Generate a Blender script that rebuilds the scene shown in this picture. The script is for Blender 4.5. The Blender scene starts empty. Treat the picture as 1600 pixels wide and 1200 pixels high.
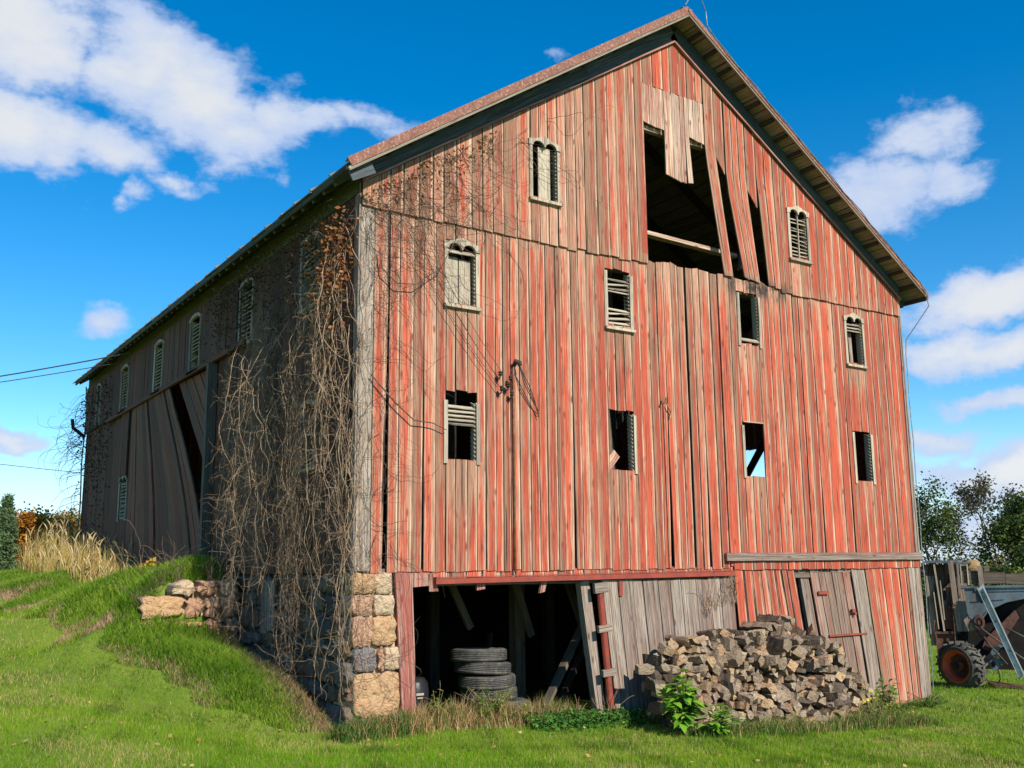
import bpy, bmesh, math, random
import numpy as np
from mathutils import Vector, Matrix
D = bpy.data
SC = bpy.context.scene
COL = SC.collection
R = random.Random(7)
NR = np.random.RandomState(11)
rad = math.radians

# ------------------------------------------------------------------ camera
PITCH, ROLL, YAW = 0.1819, -0.0093, 0.5873
CAM = Vector((-5.6355, -12.2374, 2.10))
fw = Vector((math.sin(YAW)*math.cos(PITCH), math.cos(YAW)*math.cos(PITCH), math.sin(PITCH)))
rt = fw.cross(Vector((0, 0, 1))).normalized(); up = rt.cross(fw)
r2 = rt*math.cos(ROLL)+up*math.sin(ROLL); u2 = -rt*math.sin(ROLL)+up*math.cos(ROLL)
cd = D.cameras.new('camera'); cam = D.objects.new('camera', cd); COL.objects.link(cam)
m = Matrix((r2, u2, -fw)).transposed().to_4x4(); m.translation = CAM
cam.matrix_world = m
cd.sensor_width = 36; cd.lens = 1565.63/1600*36; cd.clip_start = .1; cd.clip_end = 5000
SC.camera = cam
# ------------------------------------------------------------------ light
SUN_EL, SUN_AZ = 37.0, 178.8
sd = Vector((math.sin(rad(SUN_AZ))*math.cos(rad(SUN_EL)), math.cos(rad(SUN_AZ))*math.cos(rad(SUN_EL)), math.sin(rad(SUN_EL))))
sl = D.lights.new('sun', 'SUN'); sl.energy = 4.6; sl.angle = rad(.5); sl.color = (1, .93, .82)
so = D.objects.new('sun', sl); COL.objects.link(so); so.rotation_euler = (-sd).to_track_quat('-Z', 'Y').to_euler()
SC.view_settings.view_transform = 'Standard'; SC.view_settings.look = 'None'
SC.view_settings.exposure = 0.5; SC.view_settings.gamma = 1

class NT:
    """tiny node helper"""
    def __init__(s, tree): s.t = tree; s.n = tree.nodes; s.l = tree.links
    def new(s, typ, ins=None, **kw):
        n = s.n.new(typ)
        for k, v in kw.items(): setattr(n, k, v)
        for k, v in (ins or {}).items():
            i = n.inputs[k]
            if isinstance(v, bpy.types.NodeSocket): s.l.new(v, i)
            else: i.default_value = v
        return n
    def math(s, op, a, b=None, c=None, clamp=False):
        ins = {0: a}
        if b is not None: ins[1] = b
        if c is not None: ins[2] = c
        n = s.new('ShaderNodeMath', ins, operation=op); n.use_clamp = clamp
        return n.outputs[0]
    def vmath(s, op, a, b=None):
        ins = {0: a}
        if b is not None: ins[1] = b
        n = s.new('ShaderNodeVectorMath', ins, operation=op)
        return n.outputs['Value'] if op in ('DOT_PRODUCT', 'LENGTH', 'DISTANCE') else n.outputs[0]
    def mix(s, f, a, b, mode='MIX'):
        n = s.new('ShaderNodeMix', data_type='RGBA', blend_type=mode)
        for i, v in ((0, f), (6, a), (7, b)):
            if isinstance(v, bpy.types.NodeSocket): s.l.new(v, n.inputs[i])
            else: n.inputs[i].default_value = (v if i == 0 or len(v) == 4 else (*v, 1))
        return n.outputs[2]
    def step(s, x, a, b):
        n = s.new('ShaderNodeMapRange', {0: x, 1: a, 2: b}, interpolation_type='SMOOTHSTEP')
        return n.outputs[0]
    def noise(s, vec, scale, detail=4, rough=.55, out=0, **kw):
        n = s.new('ShaderNodeTexNoise', {'Vector': vec, 'Scale': scale, 'Detail': detail, 'Roughness': rough, **kw})
        return n.outputs[out]

# ------------------------------------------------------------------ world sky
w = D.worlds.new('World'); SC.world = w; w.use_nodes = True
nt = NT(w.node_tree); nt.n.clear()
sky = nt.new('ShaderNodeTexSky', sky_type='NISHITA', sun_disc=False, sun_elevation=rad(SUN_EL), sun_rotation=rad(SUN_AZ), altitude=300, air_density=1.0, dust_density=.0, ozone_density=3.0)
hs = nt.new('ShaderNodeHueSaturation', {'Hue': .497, 'Saturation': 1.44, 'Value': 1.22, 'Color': sky.outputs[0]})
tc = nt.new('ShaderNodeTexCoord')
dirv = nt.vmath('NORMALIZE', tc.outputs['Generated'])
sx = nt.new('ShaderNodeSeparateXYZ', {0: dirv})
az = nt.math('MULTIPLY', nt.math('ARCTAN2', sx.outputs[0], sx.outputs[1]), 57.2958)
el = nt.math('MULTIPLY', nt.math('ARCSINE', sx.outputs[2]), 57.2958)
# (azimuth, elevation, half width, half height, tilt, strength) in degrees
CL = [(5.5, 27.5, 4.0, 3.3, 0, 1.15), (5.5, 22.6, 4.6, 2.4, -8, 1.15), (10.5, 22.2, 3.2, 1.6, 0, .9), (12.5, 26.6, 3.6, 3.0, -30, 1.05), (15.0, 25.2, 3.8, 2.6, -25, 1.2), (17.2, 23.6, 3.0, 1.8, -15, 1.15),
      (20.0, 24.6, 2.6, 1.7, 10, 1.0), (22.6, 24.7, 2.4, 1.2, 10, .85), (25.2, 25.0, 3.2, 1.0, -14, .78), (14.4, 20.9, 1.6, .8, 5, .75), (12.2, 20.0, 1.0, .7, 30, .7),
      (10.8, 13.2, 1.8, .95, 4, .95), (6.8, 6.8, 2.6, .8, -6, 1.0), (9, 1.9, 5, .5, 0, .5),
      (57.2, 22.0, 2.8, 2.0, 20, .95), (55.0, 19.6, 2.8, 2.0, 10, 1.1), (57.6, 19.6, 2.4, 1.4, 0, .85),
      (60.0, 13.5, 4.8, 1.35, 8, 1.2), (60, 10.7, 5.2, 1.35, 0, 1.25), (60.5, 8.0, 3.8, .7, 0, .95), (57.5, 6.4, 2.8, .7, 0, .9), (60.5, 4.7, 5.5, 1.5, 4, 1.25), (60, 2.0, 7, 1.2, 0, 1.1),
      (36.8, 28.4, 1.2, .4, -20, .45), (20.3, 21.4, .8, 1.0, 0, .5),
      (75, 16, 9, 3, 8, 1.1), (-12, 20, 10, 4, 0, 1.1), (-30, 12, 12, 2.4, 0, 1.0), (95, 22, 10, 3, 0, 1.1), (80, 6, 12, 1.5, 0, 1.0), (140, 25, 14, 5, 0, 1.1), (-90, 28, 16, 5, 0, 1.1)]
tot = None
warp = nt.noise(dirv, 9, 5, .6, out=1)
wx = nt.new('ShaderNodeSeparateXYZ', {0: warp})
azw = nt.math('ADD', az, nt.math('MULTIPLY', nt.math('SUBTRACT', wx.outputs[0], .5), 4.5))
elw = nt.math('ADD', el, nt.math('MULTIPLY', nt.math('SUBTRACT', wx.outputs[1], .5), 4.5))
for a, e, ww, hh, tl, st in CL:
    c_, s_ = math.cos(rad(tl)), math.sin(rad(tl))
    da = nt.math('MULTIPLY', nt.math('SUBTRACT', azw, a), math.cos(rad(e))); de = nt.math('SUBTRACT', elw, e)
    p = nt.math('MULTIPLY_ADD', da, c_/ww, nt.math('MULTIPLY', de, s_/ww))
    q = nt.math('MULTIPLY_ADD', da, -s_/hh, nt.math('MULTIPLY', de, c_/hh))
    d2 = nt.math('MULTIPLY_ADD', p, p, nt.math('MULTIPLY', q, q))
    g = nt.math('MULTIPLY', nt.math('EXPONENT', nt.math('MULTIPLY', d2, -.85)), st)
    tot = g if tot is None else nt.math('MAXIMUM', tot, g)
stretch = nt.vmath('MULTIPLY', dirv, (1, 1, 1.9))
n1 = nt.noise(stretch, 16, 9, .62)
n2 = nt.noise(stretch, 5.5, 4, .5)
dens0 = nt.math('ADD', tot, nt.math('MULTIPLY', nt.math('SUBTRACT', n1, .5), 1.35))
dens = nt.step(dens0, .34, .82)
dens = nt.math('POWER', dens, .9)
core = nt.step(nt.math('ADD', dens0, nt.math('MULTIPLY', nt.math('SUBTRACT', n2, .5), 1.1)), .55, 1.35)
ccol = nt.mix(core, (3.9, 4.7, 6.4), (5.9, 6.0, 6.1))
hz = nt.mix(nt.math('MULTIPLY', nt.step(el, 7.0, -1.0), .8), hs.outputs[0], (3.6, 5.2, 7.4))
full = nt.mix(nt.math('MULTIPLY', dens, .93), hz, ccol)
bg = nt.new('ShaderNodeBackground', {'Color': full, 'Strength': .10})
wo = nt.new('ShaderNodeOutputWorld', {'Surface': bg.outputs[0]})

# ------------------------------------------------------------------ materials
def mat(name):
    mt = D.materials.new(name); mt.use_nodes = True
    t = NT(mt.node_tree); t.n.clear()
    return mt, t
def finish(t, col, rough=.85, bump=None, bstr=.4, bdist=.01, metal=0, trans=None, spec=.25):
    ins = {'Base Color': col, 'Roughness': rough, 'Metallic': metal, 'Specular IOR Level': spec}
    if bump is not None:
        b = t.new('ShaderNodeBump', {'Strength': bstr, 'Distance': bdist, 'Height': bump}); ins['Normal'] = b.outputs[0]
    p = t.new('ShaderNodeBsdfPrincipled', ins); sh = p.outputs[0]
    if trans:
        tr = t.new('ShaderNodeBsdfTranslucent', {'Color': col})
        sh = t.new('ShaderNodeMixShader', {0: trans, 1: sh, 2: tr.outputs[0]}).outputs[0]
    t.new('ShaderNodeOutputMaterial', {'Surface': sh})

def wood(name, paint, paint2, worn, worn2, amount, edge=.5, knots=1.0, lawn=0, region=False, dark=.0, fine=1.0):
    """weathered board: UV in metres (across, along), rnd = (random, random, board width)"""
    mt, t = mat(name)
    uv = t.new('ShaderNodeUVMap', uv_map='UVMap').outputs[0]
    at = t.new('ShaderNodeAttribute', attribute_name='rnd')
    s = t.new('ShaderNodeSeparateXYZ', {0: at.outputs['Vector']}); r1, r2_, bw = s.outputs
    us = t.new('ShaderNodeSeparateXYZ', {0: uv}); u, v = us.outputs[0], us.outputs[1]
    off = t.math('MULTIPLY', r1, 61.0)
    def cv(su, sv): return t.new('ShaderNodeCombineXYZ', {0: t.math('MULTIPLY', u, su), 1: t.math('MULTIPLY', v, sv), 2: off}).outputs[0]
    # bend the grain round the knots
    vor = t.new('ShaderNodeTexVoronoi', {'Vector': cv(6.5, 2.3), 'Scale': 1.0, 'Randomness': 1.0}, feature='F1')
    kd = vor.outputs['Distance']
    grain = t.noise(cv(95, 1.5), 1.0, 5, .65, Distortion=.6)
    mid = t.noise(cv(34, .6), 1.0, 4, .55, Distortion=.35)
    broad = t.noise(cv(7, .35), 1.0, 3, .5)
    blot = t.noise(cv(14, 5), 1.0, 5, .65)
    un = t.math('DIVIDE', u, t.math('MAXIMUM', bw, .01))
    ed = t.math('ABSOLUTE', t.math('SUBTRACT', un, t.math('MULTIPLY_ADD', r2_, .4, .3)))
    ed = t.math('MULTIPLY', t.math('POWER', t.math('MULTIPLY', ed, 1.8), 1.6), edge)
    x = t.math('MULTIPLY', t.math('SUBTRACT', mid, .5), 2.6)
    x = t.math('ADD', x, t.math('MULTIPLY', t.math('SUBTRACT', grain, .5), 2.4*fine))
    x = t.math('ADD', x, t.math('MULTIPLY', t.math('SUBTRACT', broad, .5), 1.1))
    x = t.math('ADD', x, t.math('MULTIPLY', t.math('SUBTRACT', blot, .5), 1.0))
    x = t.math('ADD', x, ed)
    x = t.math('ADD', x, t.math('MULTIPLY', t.math('SUBTRACT', r1, .5), .42))
    if region:      # paint survives better low down and to the right, where the wall was sheltered
        geo = t.new('ShaderNodeNewGeometry'); gp = t.new('ShaderNodeSeparateXYZ', {0: geo.outputs['Position']})
        bx = t.math('MULTIPLY', t.math('SUBTRACT', t.step(gp.outputs[0], .0, 7.5), .5), -.40)
        bz = t.math('MULTIPLY', t.math('SUBTRACT', t.step(gp.outputs[2], 2.0, 7.5), .5), .30)
        big = t.noise(t.vmath('MULTIPLY', geo.outputs['Position'], (.55, 1, .3)), 1.0, 3, .5)
        x = t.math('ADD', x, t.math('ADD', bx, bz))
        x = t.math('ADD', x, t.math('MULTIPLY', t.math('SUBTRACT', big, .5), 1.8))
        # bare patches below the windows and along the drop joint, as streaks
        jn = t.math('MULTIPLY', t.step(t.math('ABSOLUTE', t.math('SUBTRACT', gp.outputs[2], t.math('MULTIPLY_ADD', grain, .5, 6.85))), .32, .0), .45)
        x = t.math('ADD', x, jn)
        # rain-washed bare wood below each window opening and at the foot of the wall
        tot_ = t.math('MULTIPLY', t.step(gp.outputs[2], 1.9, -.2), 1.0)
        for wx_, wz_, ln in ((1.62, 3.58, .8), (4.58, 3.58, 1.1), (7.58, 3.62, 1.0), (10.56, 3.65, 1.1), (1.62, 5.84, .35), (4.59, 5.9, .75), (7.61, 5.95, .8), (10.54, 5.9, .6), (3.12, 7.75, .7), (9.05, 7.76, .7), (6.6, 7.25, .8)):
            hw = .30 if wz_ != 7.25 else 1.5
            mx = t.step(t.math('ABSOLUTE', t.math('SUBTRACT', gp.outputs[0], wx_)), hw+.12, hw-.06)
            dz = t.math('SUBTRACT', wz_, gp.outputs[2]); mz = t.math('MULTIPLY', t.step(dz, ln*1.3, .0), t.math('GREATER_THAN', dz, -.02))
            tot_ = t.math('MAXIMUM', tot_, t.math('MULTIPLY', mx, t.math('MULTIPLY', mz, 1.0)))
        x = t.math('ADD', x, t.math('MULTIPLY', tot_, t.math('MULTIPLY_ADD', mid, 1.2, .1)))
        topd = t.math('MULTIPLY', t.step(t.math('ABSOLUTE', t.math('SUBTRACT', gp.outputs[2], 7.06)), .28, .02), t.step(t.math('ABSOLUTE', t.math('SUBTRACT', gp.outputs[0], 7.9)), 1.1, .4))
    f = t.step(x, amount-.42, amount+.42)
    f = t.math('MULTIPLY', f, .92)
    pc = t.mix(t.step(t.math('ADD', t.math('MULTIPLY', r2_, .6), t.math('MULTIPLY', mid, .4)), .2, .75), paint, paint2)
    wc = t.mix(t.step(t.math('ADD', t.math('MULTIPLY', r2_, .5), t.math('MULTIPLY', broad, .6)), .3, .75), worn, worn2)
    c = t.mix(f, pc, wc)
    gl = t.math('MULTIPLY_ADD', grain, 2.7*fine, 1-1.38*fine)
    if region:      # pale arris along one edge of each board
        ar = t.math('MULTIPLY', t.step(t.math('ABSOLUTE', t.math('SUBTRACT', un, .90)), .085, .015), t.step(t.noise(cv(9, 1.1), 1.0, 4, .6), .40, .55))
        c = t.mix(t.math('MULTIPLY', ar, .75), c, (.62, .44, .31))
    c = t.mix(1.0, c, t.new('ShaderNodeCombineColor', {0: gl, 1: gl, 2: gl}).outputs[0], 'MULTIPLY')
    # dirty dark seams, knots
    dirt = t.step(t.noise(cv(40, 1.6), 1.0, 7, .75), .50, .68)
    c = t.mix(t.math('MULTIPLY', dirt, .70+dark), c, (.095, .052, .036))
    seam = t.step(t.math('ABSOLUTE', t.math('SUBTRACT', un, .5)), .455, .5)
    c = t.mix(t.math('MULTIPLY', seam, t.step(t.noise(cv(3, .8), 1.0, 3, .6), .42, .56)), c, (.045, .03, .024))
    kn = t.math('MULTIPLY', t.step(kd, .20, .06), .85*knots)
    kc = (.20, .045, .028) if paint[0] > .3 and paint[1] < .15 else tuple(a*.45 for a in paint2)
    c = t.mix(kn, c, kc)
    if region: c = t.mix(t.math('MULTIPLY', topd, t.step(t.math('ADD', blot, t.math('MULTIPLY', r2_, .3)), .50, .72)), c, (.035, .028, .024))
    crack = t.math('MULTIPLY', t.step(t.noise(cv(55, .6), 1.0, 2, .4), .655, .70), .85)
    c = t.mix(crack, c, (.03, .02, .016))
    bh = t.math('ADD', t.math('MULTIPLY', grain, 1.0), t.math('MULTIPLY', mid, .8))
    bh = t.math('SUBTRACT', bh, t.math('MULTIPLY', crack, 1.2))
    finish(t, c, .82, bh, .55, .006)
    return mt
M = {}
M['red'] = wood('red painted siding', (.50, .092, .045), (.34, .066, .037), (.47, .27, .175), (.27, .155, .095), .45, edge=1.35, region=True)
M['redtrim'] = wood('red painted trim', (.36, .11, .08), (.26, .08, .06), (.44, .27, .20), (.30, .19, .15), .30, edge=.6)
M['doorwood'] = wood('reddish brown door boards', (.30, .12, .085), (.22, .10, .07), (.33, .25, .19), (.22, .165, .125), .12, edge=.5)
M['pale'] = wood('bare pale boards', (.40, .17, .11), (.34, .13, .09), (.58, .42, .30), (.42, .31, .23), .0, edge=.6)
M['greywood'] = wood('bare grey boards', (.24, .165, .12), (.20, .12, .09), (.36, .30, .24), (.25, .205, .165), -.05, edge=.35)
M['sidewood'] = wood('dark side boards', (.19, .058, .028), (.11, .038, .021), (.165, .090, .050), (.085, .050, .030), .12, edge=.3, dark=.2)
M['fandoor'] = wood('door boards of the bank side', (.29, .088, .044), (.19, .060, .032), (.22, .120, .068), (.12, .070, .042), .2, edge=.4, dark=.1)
M['slate'] = wood('dark slate grey trim board', (.075, .09, .095), (.05, .06, .062), (.14, .155, .155), (.10, .11, .11), .35, edge=.2, knots=.3)
M['mossy'] = wood('mossy trim board', (.10, .10, .05), (.07, .07, .038), (.12, .115, .08), (.07, .065, .05), .3, edge=.2, knots=.2)
M['soffit'] = wood('roof boards from below', (.25, .21, .15), (.20, .165, .12), (.30, .27, .22), (.20, .18, .14), .3, edge=.3, knots=.5)
M['white'] = wood('old whitewashed frames', (.56, .47, .34), (.44, .37, .27), (.38, .31, .23), (.24, .20, .155), .12, edge=.2, knots=.1, fine=.6)
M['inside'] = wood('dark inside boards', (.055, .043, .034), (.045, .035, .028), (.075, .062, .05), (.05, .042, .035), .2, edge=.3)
M['beam'] = wood('inside timber', (.16, .12, .085), (.12, .09, .065), (.20, .16, .12), (.14, .115, .09), .2, edge=.3)

def simple(name, c1, c2, scale=4, rough=.8, metal=0, bs=.3, bd=.01, det=6, lo=.35, hi=.65, c3=None, coord='Object', stretch=(1, 1, 1), spec=.25):
    mt, t = mat(name)
    co = t.new('ShaderNodeTexCoord').outputs[coord]
    co = t.vmath('MULTIPLY', co, stretch)
    oi = t.new('ShaderNodeObjectInfo')
    co = t.vmath('ADD', co, t.vmath('MULTIPLY', oi.outputs['Location'], (3.1, 2.3, 1.7)))
    n = t.noise(co, scale, det, .62)
    n2_ = t.noise(co, scale*4.3, 5, .65)
    c = t.mix(t.step(n, lo, hi), c1, c2)
    if c3: c = t.mix(t.step(n2_, .52, .68), c, c3)
    g = t.math('MULTIPLY_ADD', n2_, .7, .65)
    c = t.mix(1.0, c, t.new('ShaderNodeCombineColor', {0: g, 1: g, 2: g}).outputs[0], 'MULTIPLY')
    finish(t, c, rough, t.math('ADD', n2_, n), bs, bd, metal, spec=spec)
    return mt
M['rust'] = simple('rusty cap metal', (.27, .115, .075), (.19, .08, .055), 6, c3=(.36, .24, .19), rough=.75)
M['roofmetal'] = simple('weathered roof metal', (.20, .16, .14), (.13, .11, .10), 3, c3=(.26, .13, .08), rough=.6)
M['rail'] = simple('red rusty rail', (.33, .062, .035), (.24, .05, .035), 5, c3=(.14, .05, .035), rough=.6)
M['mortar'] = simple('sandy mortar', (.56, .42, .25), (.44, .33, .20), 6, c3=(.32, .23, .15), bs=.6, bd=.02)
M['darkmortar'] = simple('shaded mortar', (.17, .15, .125), (.10, .09, .075), 6, bs=.6, bd=.02)  # darker copy of the mortar, the side wall's shade put into its colour
M['cable'] = simple('dull metal cable', (.30, .33, .30), (.14, .16, .15), 12, rough=.5, metal=.6)
M['blackwire'] = simple('dark wire', (.03, .03, .03), (.06, .045, .035), 12, rough=.6)
M['conduit'] = simple('rusty conduit', (.42, .26, .15), (.30, .14, .09), 9, rough=.5, metal=.3)
M['rubber'] = simple('dusty tyre rubber', (.055, .052, .047), (.095, .088, .075), 5, c3=(.14, .12, .10), rough=.8, bs=.2)
M['plastic'] = simple('black plastic', (.015, .015, .015), (.03, .03, .03), 5, rough=.35)
M['galv'] = simple('blue grey sheet metal', (.16, .205, .235), (.10, .13, .155), 2.2, c3=(.19, .12, .08), rough=.5, metal=.35)
M['beamgrey'] = simple('pale galvanised channel', (.40, .46, .47), (.28, .33, .34), 4, c3=(.24, .2, .16), rough=.5, metal=.3)
M['machrust'] = simple('rusty machine iron', (.15, .07, .05), (.085, .045, .035), 5, c3=(.20, .08, .05), rough=.75, metal=.2)
M['orange'] = simple('orange wheel paint', (.72, .10, .03), (.55, .075, .03), 6, c3=(.22, .07, .04), rough=.5)
M['darkiron'] = simple('greasy iron', (.014, .012, .011), (.026, .019, .015), 5, rough=.6, metal=.3)
M['straw'] = simple('straw bale', (.42, .27, .12), (.30, .19, .09), 25, bs=.8, bd=.03)
M['dirt'] = simple('bare dirt floor', (.11, .085, .06), (.075, .058, .042), 3, bs=.6, bd=.03)
M['vine'] = simple('dead vine bark', (.38, .255, .155), (.21, .135, .085), 3, c3=(.47, .34, .22), rough=.9, bs=.2)
M['vinedark'] = simple('dark vine bark', (.085, .06, .045), (.13, .09, .065), 5, rough=.9, bs=.2)
M['bark'] = simple('tree bark', (.10, .08, .062), (.06, .05, .04), 3, rough=.95, bs=.6, bd=.03)

def stone_mat():
    mt, t = mat('field stone')
    at = t.new('ShaderNodeAttribute', attribute_name='rnd'); s = t.new('ShaderNodeSeparateXYZ', {0: at.outputs['Vector']})
    co = t.vmath('ADD', t.new('ShaderNodeTexCoord').outputs['Object'], t.vmath('MULTIPLY', at.outputs['Vector'], (9, 9, 0)))
    n = t.noise(co, 3.5, 6, .6); n2_ = t.noise(co, 26, 6, .65); n3 = t.noise(co, 9, 4, .6)
    rmp = t.new('ShaderNodeValToRGB', {0: s.outputs[0]}); cr = rmp.color_ramp; cr.interpolation = 'CONSTANT'
    cs = [(0, (.53, .33, .17)), (.2, (.50, .29, .18)), (.4, (.56, .42, .27)), (.6, (.46, .27, .13)), (.75, (.19, .175, .17)), (.87, (.42, .36, .29))]
    cr.elements[0].position = 0; cr.elements[0].color = (*cs[0][1], 1); cr.elements[1].position = .2; cr.elements[1].color = (*cs[1][1], 1)
    for p_, c_ in cs[2:]: e = cr.elements.new(p_); e.color = (*c_, 1)
    c = t.mix(t.math('MULTIPLY', t.step(n3, .45, .7), .35), rmp.outputs[0], (.45, .20, .11))
    c = t.mix(t.math('MULTIPLY', t.step(n, .5, .7), .25), c, (.22, .17, .13))
    g = t.math('MULTIPLY_ADD', n2_, .9, .55)
    c = t.mix(1.0, c, t.new('ShaderNodeCombineColor', {0: g, 1: g, 2: g}).outputs[0], 'MULTIPLY')
    # shade of the side wall mixed into its stones' colour: second random channel
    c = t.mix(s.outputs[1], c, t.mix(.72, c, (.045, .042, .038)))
    c = t.mix(t.math('MULTIPLY', t.step(t.noise(co, 14, 6, .7), .55, .68), .5), c, (.13, .10, .075))
    finish(t, c, .9, t.math('ADD', n2_, t.math('MULTIPLY', n3, 2)), 1.0, .035)
    return mt
M['stone'] = stone_mat()

def log_mat():
    mt, t = mat('split firewood')
    tcn = t.new('ShaderNodeTexCoord'); oi = t.new('ShaderNodeObjectInfo'); rr = oi.outputs['Random']
    at = t.new('ShaderNodeAttribute', attribute_name='rnd'); s = t.new('ShaderNodeSeparateXYZ', {0: at.outputs['Vector']})
    co = t.vmath('ADD', tcn.outputs['Object'], t.new('ShaderNodeCombineXYZ', {0: t.math('MULTIPLY', rr, 47), 1: rr, 2: rr}).outputs[0])
    gs = t.noise(t.vmath('MULTIPLY', co, (45, 5, 45)), 1.0, 5, .65)       # long grain on the split faces
    ge = t.noise(t.vmath('MULTIPLY', co, (30, 30, 30)), 1.0, 5, .65)      # end grain
    lg = t.noise(co, 9, 3, .5)
    rmp = t.new('ShaderNodeValToRGB', {0: rr}); cr = rmp.color_ramp
    cs = [(0, (.44, .33, .22)), (.3, (.28, .20, .135)), (.52, (.54, .42, .29)), (.68, (.52, .30, .15)), (.8, (.30, .215, .145)), (1, (.60, .40, .21))]
    cr.elements[0].color = (*cs[0][1], 1); cr.elements[1].position = 1; cr.elements[1].color = (*cs[-1][1], 1)
    for p_, c_ in cs[1:-1]: e = cr.elements.new(p_); e.color = (*c_, 1)
    g = t.mix(s.outputs[0], t.new('ShaderNodeCombineColor', {0: gs, 1: gs, 2: gs}).outputs[0], t.new('ShaderNodeCombineColor', {0: ge, 1: ge, 2: ge}).outputs[0])
    c = t.mix(1.0, rmp.outputs[0], t.mix(1.0, g, (1.9, 1.9, 1.9), 'MULTIPLY'), 'MULTIPLY')
    c = t.mix(t.math('MULTIPLY', t.step(t.noise(co, 22, 5, .7), .52, .66), .5), c, (.08, .058, .042))
    c = t.mix(t.math('MULTIPLY', s.outputs[1], .8), c, (.075, .058, .045))  # bark faces
    finish(t, c, .9, t.math('ADD', gs, t.math('MULTIPLY', ge, 1.5)), 1.0, .03)
    return mt
M['log'] = log_mat()

def vcol_mat(name, trans=.35, rough=.6):
    mt, t = mat(name)
    at = t.new('ShaderNodeAttribute', attribute_name='col')
    finish(t, at.outputs['Color'], rough, trans=trans, spec=.06)
    return mt
M['leaf'] = vcol_mat('leaves'); M['blade'] = vcol_mat('grass blades', .3, .55)

def ground_mat():
    mt, t = mat('turf soil')
    co = t.new('ShaderNodeNewGeometry').outputs['Position']
    n = t.noise(co, .7, 5, .6); n2_ = t.noise(co, 22, 5, .7); n3 = t.noise(co, 3, 4, .6)
    c = t.mix(t.step(n, .4, .65), (.13, .20, .02), (.19, .24, .03))
    c = t.mix(t.math('MULTIPLY', t.step(n3, .55, .7), .5), c, (.17, .14, .06))
    g = t.math('MULTIPLY_ADD', n2_, 1.2, .4)
    c = t.mix(1.0, c, t.new('ShaderNodeCombineColor', {0: g, 1: g, 2: g}).outputs[0], 'MULTIPLY')
    finish(t, c, .95, n2_, .8, .04)
    return mt
M['ground'] = ground_mat()

# ------------------------------------------------------------------ object helpers
def put(o, parent=None, kind=None):
    COL.objects.link(o)
    if parent is not None: o.parent = parent
    if kind: o['kind'] = kind
    return o
def thing(name, label, cat, loc=(0, 0, 0), group=None):
    o = D.objects.new(name, None); o.empty_display_size = .3; put(o)
    o.location = loc; tag(o, label, cat, group); return o
def tag(o, label, cat, group=None):
    o['label'] = label; o['category'] = cat
    if group: o['group'] = group
    return o

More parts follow.
